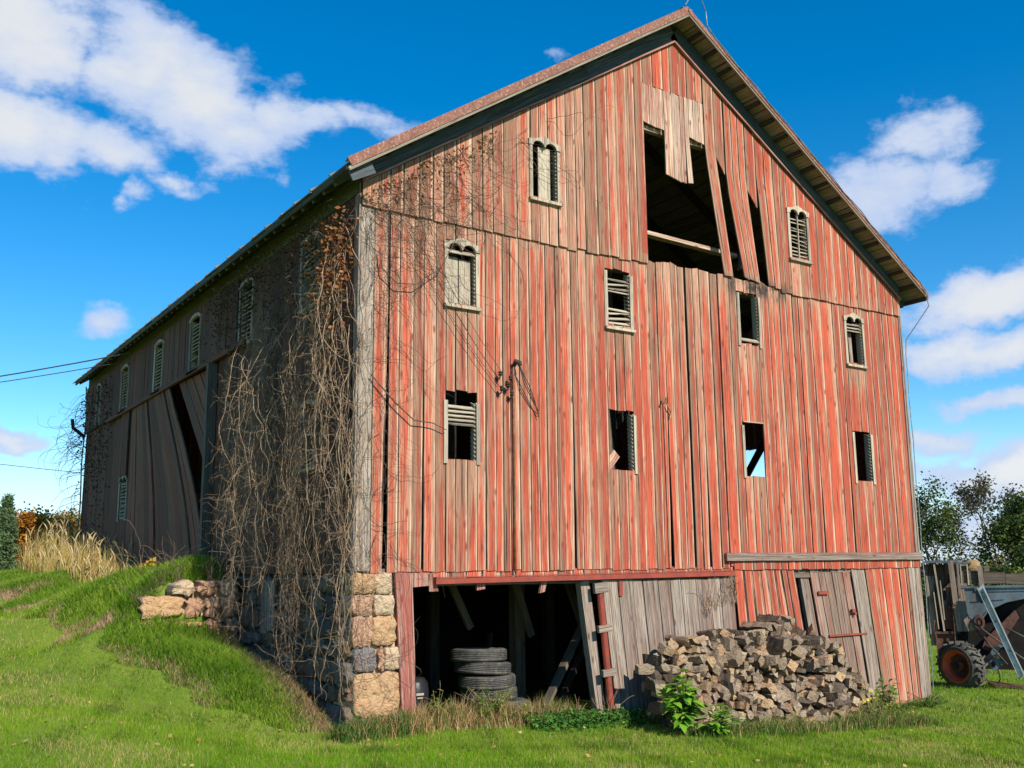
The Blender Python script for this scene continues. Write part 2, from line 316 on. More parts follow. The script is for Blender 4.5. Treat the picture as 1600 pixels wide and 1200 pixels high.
class MB:
    def __init__(s): s.V = []; s.F = []; s.U = []; s.N = []; s.P = []
    def quad(s, pts, uvs, rnd):
        b = len(s.V); s.V += [tuple(p) for p in pts]; s.F.append(tuple(range(b, b+len(pts)))); s.U.append(uvs); s.N.append(rnd)
    def solid(s, verts, faces, uvs, rnd):
        b = len(s.V); s.P.append((b, len(s.F))); s.V += [tuple(p) for p in verts]
        for f, uv in zip(faces, uvs): s.F.append(tuple(b+i for i in f)); s.U.append(uv); s.N.append(rnd)
    def board(s, mp, st, din, dout, rnd=None, tilt=None, v0=None):
        """st: list of (h_left, h_right, a_left, a_right) from bottom to top; mp(a, h, d) -> world"""
        wd = max(.01, abs(st[0][3]-st[0][2]), abs(st[-1][3]-st[-1][2]))
        if rnd is None: rnd = (R.random(), R.random(), wd)
        if tilt is None: tilt = R.uniform(-.006, .006)
        V = []
        for hl, hr, al, ar in st:
            V += [mp(al, hl, din), mp(ar, hr, din), mp(ar, hr, dout-tilt), mp(al, hl, dout+tilt)]
        F = []; U = []; o = R.random()*3
        for k in range(len(st)-1):
            a, b = 4*k, 4*k+4; h0, h1 = st[k][0]+o, st[k+1][0]+o
            F += [(a+3, a+2, b+2, b+3), (a+1, a, b, b+1), (a, a+3, b+3, b), (a+2, a+1, b+1, b+2)]
            U += [[(0, h0), (wd, h0), (wd, h1), (0, h1)]]*2 + [[(0, h0), (.02, h0), (.02, h1), (0, h1)]]*2
        e = 4*(len(st)-1)
        F += [(0, 1, 2, 3), (e+3, e+2, e+1, e)]; U += [[(0, 0), (wd, 0), (wd, .03), (0, .03)]]*2
        s.solid(V, F, U, rnd)
    def beam(s, p0, p1, wd, th, upv=(0, 0, 1), rnd=None):
        p0, p1 = Vector(p0), Vector(p1); d = (p1-p0); L = d.length; d.normalize()
        sd_ = d.cross(Vector(upv))
        if sd_.length < 1e-3: sd_ = d.cross(Vector((1, 0, 0)))
        sd_.normalize(); u_ = sd_.cross(d)
        if rnd is None: rnd = (R.random(), R.random(), max(wd, th))
        V = []
        for p in (p0, p1):
            for a, b in ((-1, -1), (1, -1), (1, 1), (-1, 1)): V.append(p+sd_*(a*wd/2)+u_*(b*th/2))
        F = []; U = []
        for i in range(4):
            j = (i+1) % 4; ww = wd if i % 2 == 0 else th
            F.append((i, j, j+4, i+4)); U.append([(0, 0), (ww, 0), (ww, L), (0, L)])
        F += [(3, 2, 1, 0), (4, 5, 6, 7)]; U += [[(0, 0), (wd, 0), (wd, .05), (0, .05)]]*2
        s.solid(V, F, U, rnd)
    def box(s, c, size, rnd=None):
        c = Vector(c); x, y, z = size
        if max(size) == z: s.beam(c-Vector((0, 0, z/2)), c+Vector((0, 0, z/2)), x, y, (0, 1, 0), rnd)
        elif max(size) == y: s.beam(c-Vector((0, y/2, 0)), c+Vector((0, y/2, 0)), x, z, (0, 0, 1), rnd)
        else: s.beam(c-Vector((x/2, 0, 0)), c+Vector((x/2, 0, 0)), y, z, (0, 0, 1), rnd)
    def prism(s, mp, outline, d0, d1, rnd=None):
        n = len(outline)
        a_0 = min(q[0] for q in outline); wd_ = max(q[0] for q in outline)-a_0
        if rnd is None: rnd = (R.random(), R.random(), wd_)
        V = [mp(a, h, d0) for a, h in outline]+[mp(a, h, d1) for a, h in outline]
        F = [tuple(range(n)), tuple(range(2*n-1, n-1, -1))]; U = [[(.2*wd_+(a-a_0)*.6, h) for a, h in outline], [(.2*wd_+(a-a_0)*.6, h) for a, h in reversed(outline)]]
        for i in range(n):
            j = (i+1) % n; F.append((j, i, i+n, j+n)); U.append([(0, 0), (.03, 0), (.03, .03), (0, .03)])
        s.solid(V, F, U, rnd)
    def tube(s, pts, rads, n=6, rnd=None, cap=True):
        pts = [Vector(p) for p in pts]
        if rnd is None: rnd = (R.random(), R.random(), .1)
        if not hasattr(rads, '__len__'): rads = [rads]*len(pts)
        V = []; L = 0; Ls = []
        prev = None
        for i, p in enumerate(pts):
            d = (pts[min(i+1, len(pts)-1)]-pts[max(i-1, 0)])
            if d.length < 1e-6: d = Vector((0, 0, 1))
            d.normalize()
            if prev is None: a = d.orthogonal().normalized()
            else:
                a = prev-d*prev.dot(d); a = a.normalized() if a.length > 1e-4 else d.orthogonal().normalized()
            prev = a; b = d.cross(a)
            if i: L += (p-pts[i-1]).length
            Ls.append(L)
            for k in range(n):
                t_ = 2*math.pi*k/n; V.append(p+a*(math.cos(t_)*rads[i])+b*(math.sin(t_)*rads[i]))
        F = []; U = []
        for i in range(len(pts)-1):
            for k in range(n):
                j = (k+1) % n; F.append((i*n+k, i*n+j, (i+1)*n+j, (i+1)*n+k)); U.append([(k*.03, Ls[i]), (k*.03+.03, Ls[i]), (k*.03+.03, Ls[i+1]), (k*.03, Ls[i+1])])
        if cap:
            e = (len(pts)-1)*n
            F += [tuple(range(n-1, -1, -1)), tuple(range(e, e+n))]; U += [[(0, 0)]*n]*2
        s.solid(V, F, U, rnd)
    def lathe(s, prof, c, axis=(0, 0, 1), n=32, rnd=None, a0=0):
        """prof: (radius, height) pairs"""
        ax = Vector(axis).normalized(); a = ax.orthogonal().normalized(); b = ax.cross(a); c = Vector(c)
        if rnd is None: rnd = (R.random(), R.random(), .1)
        V = []
        for r_, h in prof:
            for k in range(n):
                t_ = 2*math.pi*k/n+a0; V.append(c+ax*h+(a*math.cos(t_)+b*math.sin(t_))*r_)
        F = []; U = []
        for i in range(len(prof)-1):
            for k in range(n):
                j = (k+1) % n; F.append((i*n+k, i*n+j, (i+1)*n+j, (i+1)*n+k)); U.append([(0, 0), (.1, 0), (.1, .1), (0, .1)])
        s.solid(V, F, U, rnd)
    def build(s, name, material, parent=None, smooth=False, recalc=True, origin=None, kind=None, each=False):
        if each:
            out = []
            for i, (b, fb) in enumerate(s.P):
                e, fe = s.P[i+1] if i+1 < len(s.P) else (len(s.V), len(s.F))
                q = MB(); q.V = s.V[b:e]; q.F = [tuple(v-b for v in f) for f in s.F[fb:fe]]; q.U = s.U[fb:fe]; q.N = s.N[fb:fe]; out.append(q.build(name, material, parent, smooth, recalc))
            return out[0]
        me = D.meshes.new(name)
        V = s.V
        if origin is not None: ov = Vector(origin); V = [tuple(Vector(v)-ov) for v in V]
        me.from_pydata(V, [], s.F)
        uvl = me.uv_layers.new(name='UVMap')
        flat = np.array([c for f in s.U for uv in f for c in uv], dtype=np.float32)
        uvl.data.foreach_set('uv', flat)
        at = me.attributes.new('rnd', 'FLOAT_VECTOR', 'FACE')
        at.data.foreach_set('vector', np.array(s.N, dtype=np.float32).ravel())
        me.materials.append(material)
        if smooth: me.polygons.foreach_set('use_smooth', [True]*len(s.F))
        if recalc:
            bm = bmesh.new(); bm.from_mesh(me); bmesh.ops.recalc_face_normals(bm, faces=bm.faces); bm.to_mesh(me); bm.free()
        me.update()
        o = D.objects.new(name, me); put(o, parent, kind)
        if origin is not None: o.location = origin
        return o

def npmesh(name, V, F, col, material, parent=None, kind=None, origin=None):
    """V (n,3); F list of index arrays of equal width; col (n,3) per vertex"""
    me = D.meshes.new(name)
    V = np.asarray(V, dtype=np.float32)
    if origin is not None: V = V-np.array(origin, dtype=np.float32)
    tot_f = sum(len(f) for f in F); loops = np.concatenate([f.ravel() for f in F]); 
    sizes = np.concatenate([np.full(len(f), f.shape[1]) for f in F])
    me.vertices.add(len(V)); me.vertices.foreach_set('co', V.ravel())
    me.loops.add(len(loops)); me.loops.foreach_set('vertex_index', loops.astype(np.int32))
    me.polygons.add(tot_f); st = np.concatenate([[0], np.cumsum(sizes)[:-1]])
    me.polygons.foreach_set('loop_start', st.astype(np.int32))
    try: me.polygons.foreach_set('loop_total', sizes.astype(np.int32))
    except Exception: pass
    c4 = np.ones((len(V), 4), dtype=np.float32); c4[:, :3] = col
    at = me.attributes.new('col', 'FLOAT_COLOR', 'POINT'); at.data.foreach_set('color', c4.ravel())
    me.update(calc_edges=True); me.validate()
    me.materials.append(material)
    o = D.objects.new(name, me); put(o, parent, kind)
    if origin is not None: o.location = origin
    return o

# ------------------------------------------------------------------ terrain
CP = np.array([
 (-5.6, -12.2, .42), (-4.3, -2.3, .44), (-2.2, -2.7, .28), (-.1, -3.9, .17), (3.6, -4.6, -.10), (6.8, -4.9, -.36), (0, -12, .1), (6, -12, -.3), (-12, -12, .6), (20, -12, -1.0),
 (0, -.2, .02), (2.1, -.5, -.06), (4.5, -.4, -.17), (7.6, 0, -.36), (11, -.3, -.50), (12, -.1, -.45), (15.3, 0, -.50), (14.5, 3, -.6), (20, 0, -.9), (15, 10, -.9),
 (-1.96, 5.74, 1.08), (-1.73, 2.58, .62), (-1.33, 1.48, .36), (-.66, .43, .06), (-3.66, 3.26, .70), (-2.4, 9.55, 1.42), (-2.6, 14.4, 1.6), (-2.9, 18.9, 1.85), (-3.2, .2, .5),
 (-.1, .3, .06), (-.1, 1.2, .32), (-.1, 2.45, .60), (-.1, 4.4, 1.12), (-.9, 4.25, 1.17), (-1.6, 4.25, 1.22), (-1.05, 3, .88), (-.7, 1.8, .56),
 (-.2, 4.95, 1.95), (-.9, 4.95, 1.97), (-1.5, 4.95, 1.75), (-.2, 7, 2.0), (-1.3, 7, 1.95), (-.2, 12, 2.02), (-1.4, 12, 2.0), (-.2, 19, 2.02), (-1.6, 17, 2.0), (1, 27, 1.95), (-4, 27, 1.9),
 (-9, 6, 1.05), (-9, -3, .7), (-14, 10, 1.3), (-16, 0, .8), (-10, 25, 1.8), (-30, 40, 1.7), (0, 45, 1.8), (-30, -10, .8), (15, 45, .6), (13, 20, -.2), (20, 25, -.9), (35, 20, -1.3), (40, -10, -1.4), (50, 50, -1.2), (0, -40, 0), (-40, -40, .5), (40, -40, -1.5), (-60, 0, 1.0), (-40, 70, 1.7), (10, 80, 1.0), (80, 60, -1.2)], dtype=float)
def _phi(d2): return np.sqrt(d2+.16)
_A = _phi(((CP[:, None, :2]-CP[None, :, :2])**2).sum(-1)); _n = len(CP)
_B = np.zeros((_n+1, _n+1)); _B[:_n, :_n] = _A; _B[:_n, _n] = 1; _B[_n, :_n] = 1
_w = np.linalg.solve(_B, np.concatenate([CP[:, 2], [0]]))
def H(x, y):
    x = np.atleast_1d(np.asarray(x, float)); y = np.atleast_1d(np.asarray(y, float))
    out = np.zeros(x.shape)
    for i in range(0, x.size, 20000):
        xs = x.ravel()[i:i+20000]; ys = y.ravel()[i:i+20000]
        P = _phi((xs[:, None]-CP[None, :, 0])**2+(ys[:, None]-CP[None, :, 1])**2)
        out.ravel()[i:i+20000] = P@_w[:_n]+_w[_n]
    rr = np.hypot(x, y); k = np.clip((rr-70)/120, 0, 1); k = k*k*(3-2*k)
    out = out*(1-k)+k*np.where(x < y*.35, 1.2, -.4)*1.0
    out = out+.02*np.sin(x*1.3+y*.7)*np.cos(y*1.1-x*.4)
    ins = (x > .2) & (x < 11.8) & (y > .25) & (y < 18.2)
    return np.where(ins, np.minimum(out, -.22), out)
def h1(x, y): return float(H(x, y)[0])
def axis(a, b, fine0, fine1, st):
    fine = list(np.arange(fine0, fine1+1e-6, st)); s_ = st; v = fine1
    while v < b: s_ *= 1.16; v += s_; fine.append(v)
    s_ = st; v = fine0
    while v > a: s_ *= 1.16; v -= s_; fine.insert(0, v)
    return np.array(fine)
gx = axis(-2500, 2500, -7, 18, .14); gy = axis(-1500, 2500, -10, 9, .14)
GX, GY = np.meshgrid(gx, gy); GZ = H(GX.ravel(), GY.ravel())
ny, nx = GX.shape; idx = np.arange(nx*ny).reshape(ny, nx)
Fq = np.stack([idx[:-1, :-1].ravel(), idx[:-1, 1:].ravel(), idx[1:, 1:].ravel(), idx[1:, :-1].ravel()], 1)
g = npmesh('ground', np.stack([GX.ravel(), GY.ravel(), GZ], 1), [Fq], np.zeros((nx*ny, 3)), M['ground'], kind='structure')
g.data.polygons.foreach_set('use_smooth', [True]*len(g.data.polygons))

# ------------------------------------------------------------------ the barn
BW, BL = 12.0, 18.2
def front(a, h, d): return (a, -d, h)
def side(a, h, d): return (-d, a, h)
def right(a, h, d): return (BW+d, a, h)
def back(a, h, d): return (a, BL+d, h)
def rake(a): return 7.45+.652*(a if a < 6 else 12-a)
barn = thing('barn', 'huge weathered red timber barn with broken boards, empty window openings and a stone footing', 'barn', (0, 0, 0))

def edges(a0, a1, forced, wmin, wmax):
    pts = sorted([a0, a1]+[f for f in forced if a0+.03 < f < a1-.03]); out = [a0]
    for p, q in zip(pts[:-1], pts[1:]):
        L = q-p; n = max(1, int(round(L/R.uniform(wmin, wmax)))); ws = [R.uniform(.75, 1.3) for _ in range(n)]; s_ = sum(ws); x = p
        for w_ in ws: x += w_/s_*L; out.append(x)
    return out
def siding(mb, mp, ed, lo, hi, holes, d0, d1, jb=.012, jt=.0, gap=(.006, .015), skew=None, skip=None, minlen=.05, wob=.004):
    for xl, xr in zip(ed[:-1], ed[1:]):
        if skip and skip(xl, xr): continue
        g = R.uniform(*gap)*.5
        if R.random() < .07: g += R.uniform(.004, .012)
        a, b = xl+g, xr-g; xm = (a+b)/2
        iv = [(lo(xm) if callable(lo) else lo, None)]
        z0 = iv[0][0]; segs = []; cur = z0
        for hx0, hx1, hz0, hz1 in sorted(holes, key=lambda q: q[2]):
            if hx0-.02 < xm < hx1+.02:
                segs.append((cur, hz0)); cur = hz1
        segs.append((cur, None))
        rnd = (R.random(), R.random(), b-a); dd = R.uniform(-wob, wob)
        for s0, s1 in segs:
            j0, j1 = R.uniform(-jb, jb), R.uniform(-jb, jb)
            hl0, hr0 = s0+j0, s0+j0*.4+j1*.6
            if s1 is None:
                hl1 = (hi(a) if callable(hi) else hi)+R.uniform(-jt, jt); hr1 = (hi(b) if callable(hi) else hi)+(R.uniform(-jt, jt))
            else: hl1 = hr1 = s1+R.uniform(-jb, jb)
            if min(hl1, hr1)-max(hl0, hr0) < minlen: continue
            e0 = R.uniform(-.004, .004); st = []
            ks = [0, .35, .7, 1] if (hl1-hl0) > 1.5 else [0, 1]
            for k in ks:
                hl = hl0+(hl1-hl0)*k; hr = hr0+(hr1-hr0)*k; wv = R.uniform(-.003, .003)
                al, ar = a+e0*(1-k)+wv, b+e0*(1-k)+wv
                if skew: al += skew(a, hl); ar += skew(b, hr)
                st.append((hl, hr, al, ar))
            mb.board(mp, st, d0+dd, d1+dd, rnd, R.uniform(-.005, .005))

# window positions: centre, bottom, top (outer size of the frame)
WX = [1.62, 4.59, 7.61, 10.56]
LOW = {'B': (1.62, 5.86, 6.89), 'C': (4.59, 5.90, 6.95), 'D': (7.61, 5.95, 7.0), 'F': (10.54, 5.91, 6.96), 'G': (1.62, 3.56, 4.66), 'H': (4.58, 3.56, 4.61), 'I': (7.58, 3.60, 4.64), 'J': (10.56, 3.62, 4.66)}
UPW = {'A': (3.12, 7.77, 8.83), 'E': (9.05, 7.78, 8.86)}
holes = [(c-.26, c+.26, a+.05, b-.05) for c, a, b in LOW.values()]
forced = [v for c, _, _ in LOW.values() for v in (c-.26, c+.26)]
forced = sorted(set(round(v, 2) for v in forced)); forced = [f for i, f in enumerate(forced) if i == 0 or f-forced[i-1] > .06]
holes = [(min(forced, key=lambda q: abs(q-h[0])), min(forced, key=lambda q: abs(q-h[1])), h[2], h[3]) for h in holes]

# lower storey siding
mb = MB()
ed = edges(.45, 12.0, forced+[5.24, 5.58, 6.06, 6.10, 6.42, 8.45, 9.3, 10.15, 3.62, 1.0], .15, .26)
def lowtop(x): return 7.19+(.02*math.sin(x*9)+.02*math.sin(x*23) if 5.25 < x < 8.4 else 0)
def lowskew(a, h):
    s_ = 0
    for gx_, am, ht in ((5.58, .034, 4.6), (6.42, .022, 3.2), (3.62, .014, 3.6), (9.3, .016, 4.0), (10.15, .02, 5.2), (1.0, .016, 5)):
        if abs(a-gx_) < .24 and h < ht: s_ += (1 if a > gx_+.001 else -1)*am*((ht-h)/(ht-2.1))*max(0, 1-abs(a-gx_)/.24)
    return s_
siding(mb, front, ed, lambda x: 2.07 if x < 6.9 else 2.10, lowtop, holes, .0, .028, jb=.02, jt=.015, skew=lowskew, skip=lambda a, b: abs((a+b)/2-6.08) < .025)
obj_lower = mb.build('lower_siding', M['red'], barn)
# pale old boards: the corner boards
mb = MB()
mb.board(front, [(2.08, 2.08, 0.0, .21), (4.5, 4.5, 0, .205), (7.09, 7.09, 0, .205)], 0, .032)
mb.board(front, [(2.06, 2.06, 11.93, 12.06), (7.12, 7.12, 11.98, 12.05)], 0, .05)
mb.board(right, [(2.06, 2.06, -.06, .10), (7.5, 7.5, -.06, .08)], 0, .03)
mb.board(side, [(2.05, 2.05, -.02, .06), (7.45, 7.45, -.02, .12)], 0, .03)
mb.build('corner_board', M['greywood'], barn, each=True)
mb = MB(); mb.board(front, [(2.05, 2.05, .225, .385), (7.09, 7.09, .215, .445)], 0, .028, (.6, .4, .2))
mb.build('corner_siding', M['red'], barn, each=True)

# gable siding, standing proud over the drop joint
mb = MB()
uf = [v for c, _, _ in UPW.values() for v in (c-.26, c+.26)]+[5.24, 5.72, 6.29, 6.67, 6.93, 7.18, 7.45, 7.71, 7.98]
uh = [(c-.26, c+.26, a+.05, b-.05) for c, a, b in UPW.values()]
ed = edges(.0, 12.0, uf, .15, .25)
def skw(a, h):
    if a < 7.97 or a > 8.6: return 0
    return .19*(8.65-a)/.67*max(0, 9.3-h)/2.1
def uplo(x):
    if 5.24 < x < 6.67: return 10.36
    if 3.6 < x < 5.24: return 7.09+R.uniform(-.035, .035)
    if 7.97 < x < 8.45: return 7.13+R.uniform(-.04, .05)
    return 7.09
siding(mb, front, ed, uplo, lambda x: rake(x)+.1, uh, .035, .062, jb=.014, skew=skw, skip=lambda a, b: 6.66 < (a+b)/2 < 7.975)
def lean(xt0, xt1, xb0, xb1, zb0, zb1, zt=9.35, d=0, n=1):
    for i in range(n):
        a0 = xt0+(xt1-xt0)*i/n; a1 = xt0+(xt1-xt0)*(i+1)/n; b0 = xb0+(xb1-xb0)*i/n; b1 = xb0+(xb1-xb0)*(i+1)/n
        j = R.uniform(-.05, .05)
        mb.board(front, [(zb0+j, zb1+j+R.uniform(-.03, .03), b0+.004, b1-.004), (zt-.3, zt-.3, a0+(b0-a0)*.13, a1+(b1-a1)*.13), (zt+.1, zt+.1, a0+.004, a1-.004), (rake(a0)+.1, rake(a1)+.1, a0+.004, a1-.004)], .04+d, .066+d)
lean(6.68, 6.92, 7.02, 7.23, 7.20, 7.17, 9.45, .01)
mb.board(front, [(9.42, 9.10, 6.94, 7.17), (rake(6.94)+.1, rake(7.18)+.1, 6.94, 7.17)], .035, .06)
lean(7.19, 7.70, 7.53, 7.93, 7.24, 7.22, 9.05, .0, 3)
mb.board(front, [(8.93, 8.62, 7.72, 7.97), (rake(7.72)+.1, rake(7.97)+.1, 7.72, 7.97)], .035, .06)
mb.build('gable_siding', M['red'], barn)
# bleached patch over the hay opening
mb = MB()
for x0, x1, zb0, zb1 in [(5.22, 5.38, 9.66, 9.63), (5.385, 5.54, 9.63, 9.61), (5.545, 5.70, 9.62, 9.60), (5.72, 5.90, 8.80, 8.76), (5.905, 6.09, 8.76, 8.72), (6.10, 6.19, 8.74, 8.72), (6.31, 6.42, 9.62, 9.60), (6.425, 6.54, 9.60, 9.57), (6.545, 6.67, 9.58, 9.56)]:
    mb.board(front, [(zb0, zb1, x0, x1), (10.37, 10.34, x0, x1)], .037, .068)
mb.board(front, [(8.74, 8.76, 6.235, 6.36), (9.6, 9.6, 6.20, 6.295), (10.36, 10.35, 6.20, 6.295)], .04, .07)
mb.build('hay_door_patch', M['pale'], barn)
mb = MB()
mb.beam((5.1, .06, 9.60), (6.75, .06, 9.57), .10, .09); mb.beam((5.1, .22, 7.76), (7.6, .22, 7.70), .14, .07)
mb.beam((7.8, .3, 7.5), (7.95, .25, 8.3), .14, .04)
mb.build('hay_door_rail', M['pale'], barn, each=True)
mb = MB(); mb.beam((0.1, .12, 7.02), (11.9, .12, 7.02), .16, .18)
for xx in (.1, 3.9, 8.35, 11.85): mb.beam((xx, .12, 2.1), (xx, .12, 7.0 if xx not in (3.9, 8.35) else 7.0), .2, .2, (0, 1, 0))
mb.beam((.1, .12, 2.0), (11.9, .12, 2.0), .2, .22)
for yy in (4.5, 9, 13.5):
    for xx in (4, 8): mb.beam((xx, yy, 2.1), (xx, yy, 10.0), .24, .24, (0, 1, 0))
    mb.beam((.1, yy, 7.2), (11.9, yy, 7.2), .24, .24)
    mb.beam((4, yy, 5), (1.8, yy, 7.1), .16, .16); mb.beam((8, yy, 5), (10.2, yy, 7.1), .16, .16)
mb.build('timber_frame', M['beam'], barn, each=True)

# --- windows
def window(mp, c, z0, z1, w_=.60, head='arch2', left=True, right_=True, sill=True, topz=None, kind='window', tstile=None):
    """returns the frame object; slats and boards are added below it"""
    mb = MB(); t_ = .062; d0, d1 = .015, .052
    a, b = c-w_/2, c+w_/2; zt = z1-(.17 if head == 'arch2' else (.10 if head == 'arch1' else 0)); 
    zl = zt if tstile is None else tstile
    if left: mb.board(mp, [(z0, z0, a, a+t_), (zl, zl, a, a+t_)], d0, d1)
    if right_: mb.board(mp, [(z0, z0, b-t_, b), (zl-.02, zl-.02, b-t_, b)], d0, d1)
    if head == 'arch2':
        out = [(a-.01, zt-.0)]
        for k in range(0, 9):      # ogee top edge
            u_ = k/8; out.append((a-.01+(w_+.02)*u_, zt+.095+.055*math.exp(-((u_-.5)/.16)**2)+.035*math.sin(math.pi*u_)))
        out.append((b+.01, zt))
        iw = (w_-2*t_)/2
        for cx_ in (b-t_-iw/2, a+t_+iw/2):
            for k in range(9):
                th = math.pi*k/8; out.append((cx_+math.cos(th)*iw*.46, zt+math.sin(th)*.088))
        mb.prism(mp, out, d0, d1+.01)
    if head == 'arch1':
        out = [(a-.01, zt)]
        for k in range(9):
            u_ = k/8; out.append((a-.01+(w_+.02)*u_, zt+.03+.09*math.sin(math.pi*u_)**.6))
        out.append((b+.01, zt))
        for k in range(9):
            th = math.pi*k/8; out.append((c+math.cos(th)*(w_/2-t_), zt+math.sin(th)*.055))
        mb.prism(mp, out, d0, d1+.01)
    # jamb linings with their louvre ribs
    for sx, on in ((-1, left), (1, right_)):
        if not on: continue
        xx = c+sx*(w_/2-t_); mb.board(mp, [(z0+.03, z0+.03, min(xx, xx+sx*.02), max(xx, xx+sx*.02)), (zl, zl, min(xx, xx+sx*.02), max(xx, xx+sx*.02))], -.11, .03)
        nz = int((zl-z0)/.062)
        for k in range(nz):
            z = z0+.05+k*.062
            V = [mp(xx, z, .02), mp(xx, z+.05, -.10), mp(xx-sx*.018, z+.05, -.10), mp(xx-sx*.018, z, .02)]
            V2 = [mp(xx, z+.016, .02), mp(xx, z+.066, -.10), mp(xx-sx*.018, z+.066, -.10), mp(xx-sx*.018, z+.016, .02)]
            mb.solid(V+V2, [(0, 1, 2, 3), (7, 6, 5, 4), (0, 3, 7, 4), (1, 0, 4, 5), (2, 1, 5, 6), (3, 2, 6, 7)], [[(0, 0)]*4]*6, (.5, .5, .1))
    fr = mb.build(kind, M['white'], barn)
    if sill:
        s_ = MB(); s_.board(mp, [(z0-.03, z0-.03+R.uniform(-.01, .01), a-.012, b+.012), (z0+.012, z0+.012, a-.012, b+.012)], .0, .085, tilt=0)
        s_.build('sill', M['white'], fr)
    return fr
def slats(mp, fr, c, w_, zs, jit=0, name='louvre', d=-.03, h=.035):
    mb = MB()
    for z in zs:
        j0, j1 = R.uniform(-jit, jit), R.uniform(-jit, jit); x0, x1 = c-w_/2, c+w_/2
        V = [mp(x0, z+j0, d+.05), mp(x1, z+j1, d+.05), mp(x1, z+j1+h*1.3, d-.02), mp(x0, z+j0+h*1.3, d-.02)]
        V2 = [mp(x0, z+j0-.012, d+.045), mp(x1, z+j1-.012, d+.045), mp(x1, z+j1+h*1.3-.012, d-.025), mp(x0, z+j0+h*1.3-.012, d-.025)]
        rn = (R.random(), R.random(), .06)
        mb.solid(V+V2, [(0, 1, 2, 3), (7, 6, 5, 4), (0, 4, 5, 1), (1, 5, 6, 2), (2, 6, 7, 3), (3, 7, 4, 0)], [[(0, 0), (0, .5), (.05, .5), (.05, 0)]]*6, rn)
    return mb.build(name, M['white'], fr)
def panel(mp, fr, bs, material='white', name='boarding', d0=-.07, d1=-.045):
    mb = MB()
    for st in bs: mb.board(mp, st, d0, d1)
    return mb.build(name, M[material], fr)
def W4(x0, x1, z0, z1, dx=0): return [(z0, z0, x0, x1), (z1, z1, x0+dx, x1+dx)]
c, a, b = UPW['A']; f_ = window(front_up := (lambda a, h, d: (a, -d-.036, h)), c, a, b); panel(front_up, f_, [W4(c-.09, c+.15, a, b-.14)], d0=-.05, d1=-.02)
c, a, b = LOW['B']; f_ = window(front, c, a, b); panel(front, f_, [W4(c-.23, c-.01, a, b-.27), W4(c+.0, c+.19, a, b-.29)], 'white'); slats(front, f_, c, .46, [b-.23], 0, 'rail', .0, .05)
c, a, b = LOW['C']; f_ = window(front, c, a, b, head='', tstile=b-.10); slats(front, f_, c, .47, [a+.04, a+.10, a+.17, a+.26, a+.33, a+.60, a+.66, a+.74, a+.80], .03); panel(front, f_, [W4(c-.22, c-.08, a, b)], 'white', d0=-.2, d1=-.17)
c, a, b = LOW['D']; f_ = window(front, c, a, b, head='', sill=False, tstile=b-.08); slats(front, f_, c, .47, [a+.10], .0, 'rail', 0, .05)
c, a, b = UPW['E']; f_ = window(front_up, c, a, b); slats(front_up, f_, c, .46, [a+.05+.075*k for k in range(11)], .035); panel(front_up, f_, [W4(c-.018, c+.018, a, b-.16)], 'white', 'muntin', -.0, .03)
c, a, b = LOW['F']; f_ = window(front, c, a, b); slats(front, f_, c, .46, [b-.35, b-.29, b-.23], .012); panel(front, f_, [W4(c-.0, c+.10, a, b-.36, -.02)], 'greywood', 'post', -.16, -.1)
c, a, b = LOW['G']; f_ = window(front, c, a, b, head='', tstile=b-.20, sill=False); slats(front, f_, c, .46, [a+.56+.062*k for k in range(5)], .006)
c, a, b = LOW['H']; f_ = window(front, c, a, b, head='', left=False, sill=False, tstile=b-.09)
mb = MB(); mb.beam((c-.36, .16, a-.10), (c+.06, .2, a+.34), .16, .04, (0, 1, 0)); mb.build('loose_board', M['pale'], f_, each=True)
c, a, b = LOW['I']; f_ = window(front, c, a, b, head='', right_=False, sill=False, tstile=b-.12); slats(front, f_, c, .5, [b-.05], 0, 'rail', 0, .02)
c, a, b = LOW['J']; f_ = window(front, c, a, b, head='', sill=False, tstile=b-.06)
mb = MB(); mb.beam((c-.3, .3, a-.1), (c+.2, .5, a+.9), .12, .05, (0, 1, 0)); mb.build('brace', M['beam'], f_)

# --- ground storey of the gable wall
SHX = [(0, .2), (3.6, .28), (4.2, .25), (6.9, .10), (6.95, .12), (8.2, .35), (9.0, .40), (10.4, .28), (12.1, .03)]
def shear(x, z):
    return float(np.interp(x, [p[0] for p in SHX], [p[1] for p in SHX]))*(2.05-z)/2.2
mb = MB()
e2 = edges(6.95, 8.42, [], .16, .24); siding(mb, front, e2, lambda x: h1(x, -.05)-.12, 2.16, [], .0, .026, skew=shear)
e2 = edges(10.36, 11.8, [], .16, .24); siding(mb, front, e2, lambda x: h1(x, -.05)-.02, 2.16, [], .0, .026, skew=shear, jb=.03)
e2 = edges(6.93, 12.0, [], .16, .24); siding(mb, front, e2, 2.04, 2.22, [], .03, .052)
e2 = edges(.62, 6.93, [], .14, .30); siding(mb, front, e2, 1.97, 2.09, [], -.02, .01, jb=.015)
mb.build('ground_floor_siding', M['red'], barn)
mb = MB()
e2 = edges(11.66, 12.04, [], .12, .2); siding(mb, front, e2, lambda x: h1(x, -.05)+.02, 2.16, [], .005, .034, skew=shear, jb=.03)
mb.board(right, [(-.45, -.45, -.03, .14), (2.1, 2.1, -.03, .14)], .0, .03)
mb.build('corner_boards', M['greywood'], barn)
mb = MB(); mb.board(front, [(2.19, 2.19, 6.72, 12.03), (2.325, 2.325, 6.72, 12.03)], .055, .10, (.3, .6, .13))
# horizontal timber: redo with the grain along the beam
mb = MB(); mb.beam((6.72, -.078, 2.255), (12.04, -.078, 2.265), .045, .135, (0, 0, 1)); mb.build('track_board', M['greywood'], barn)
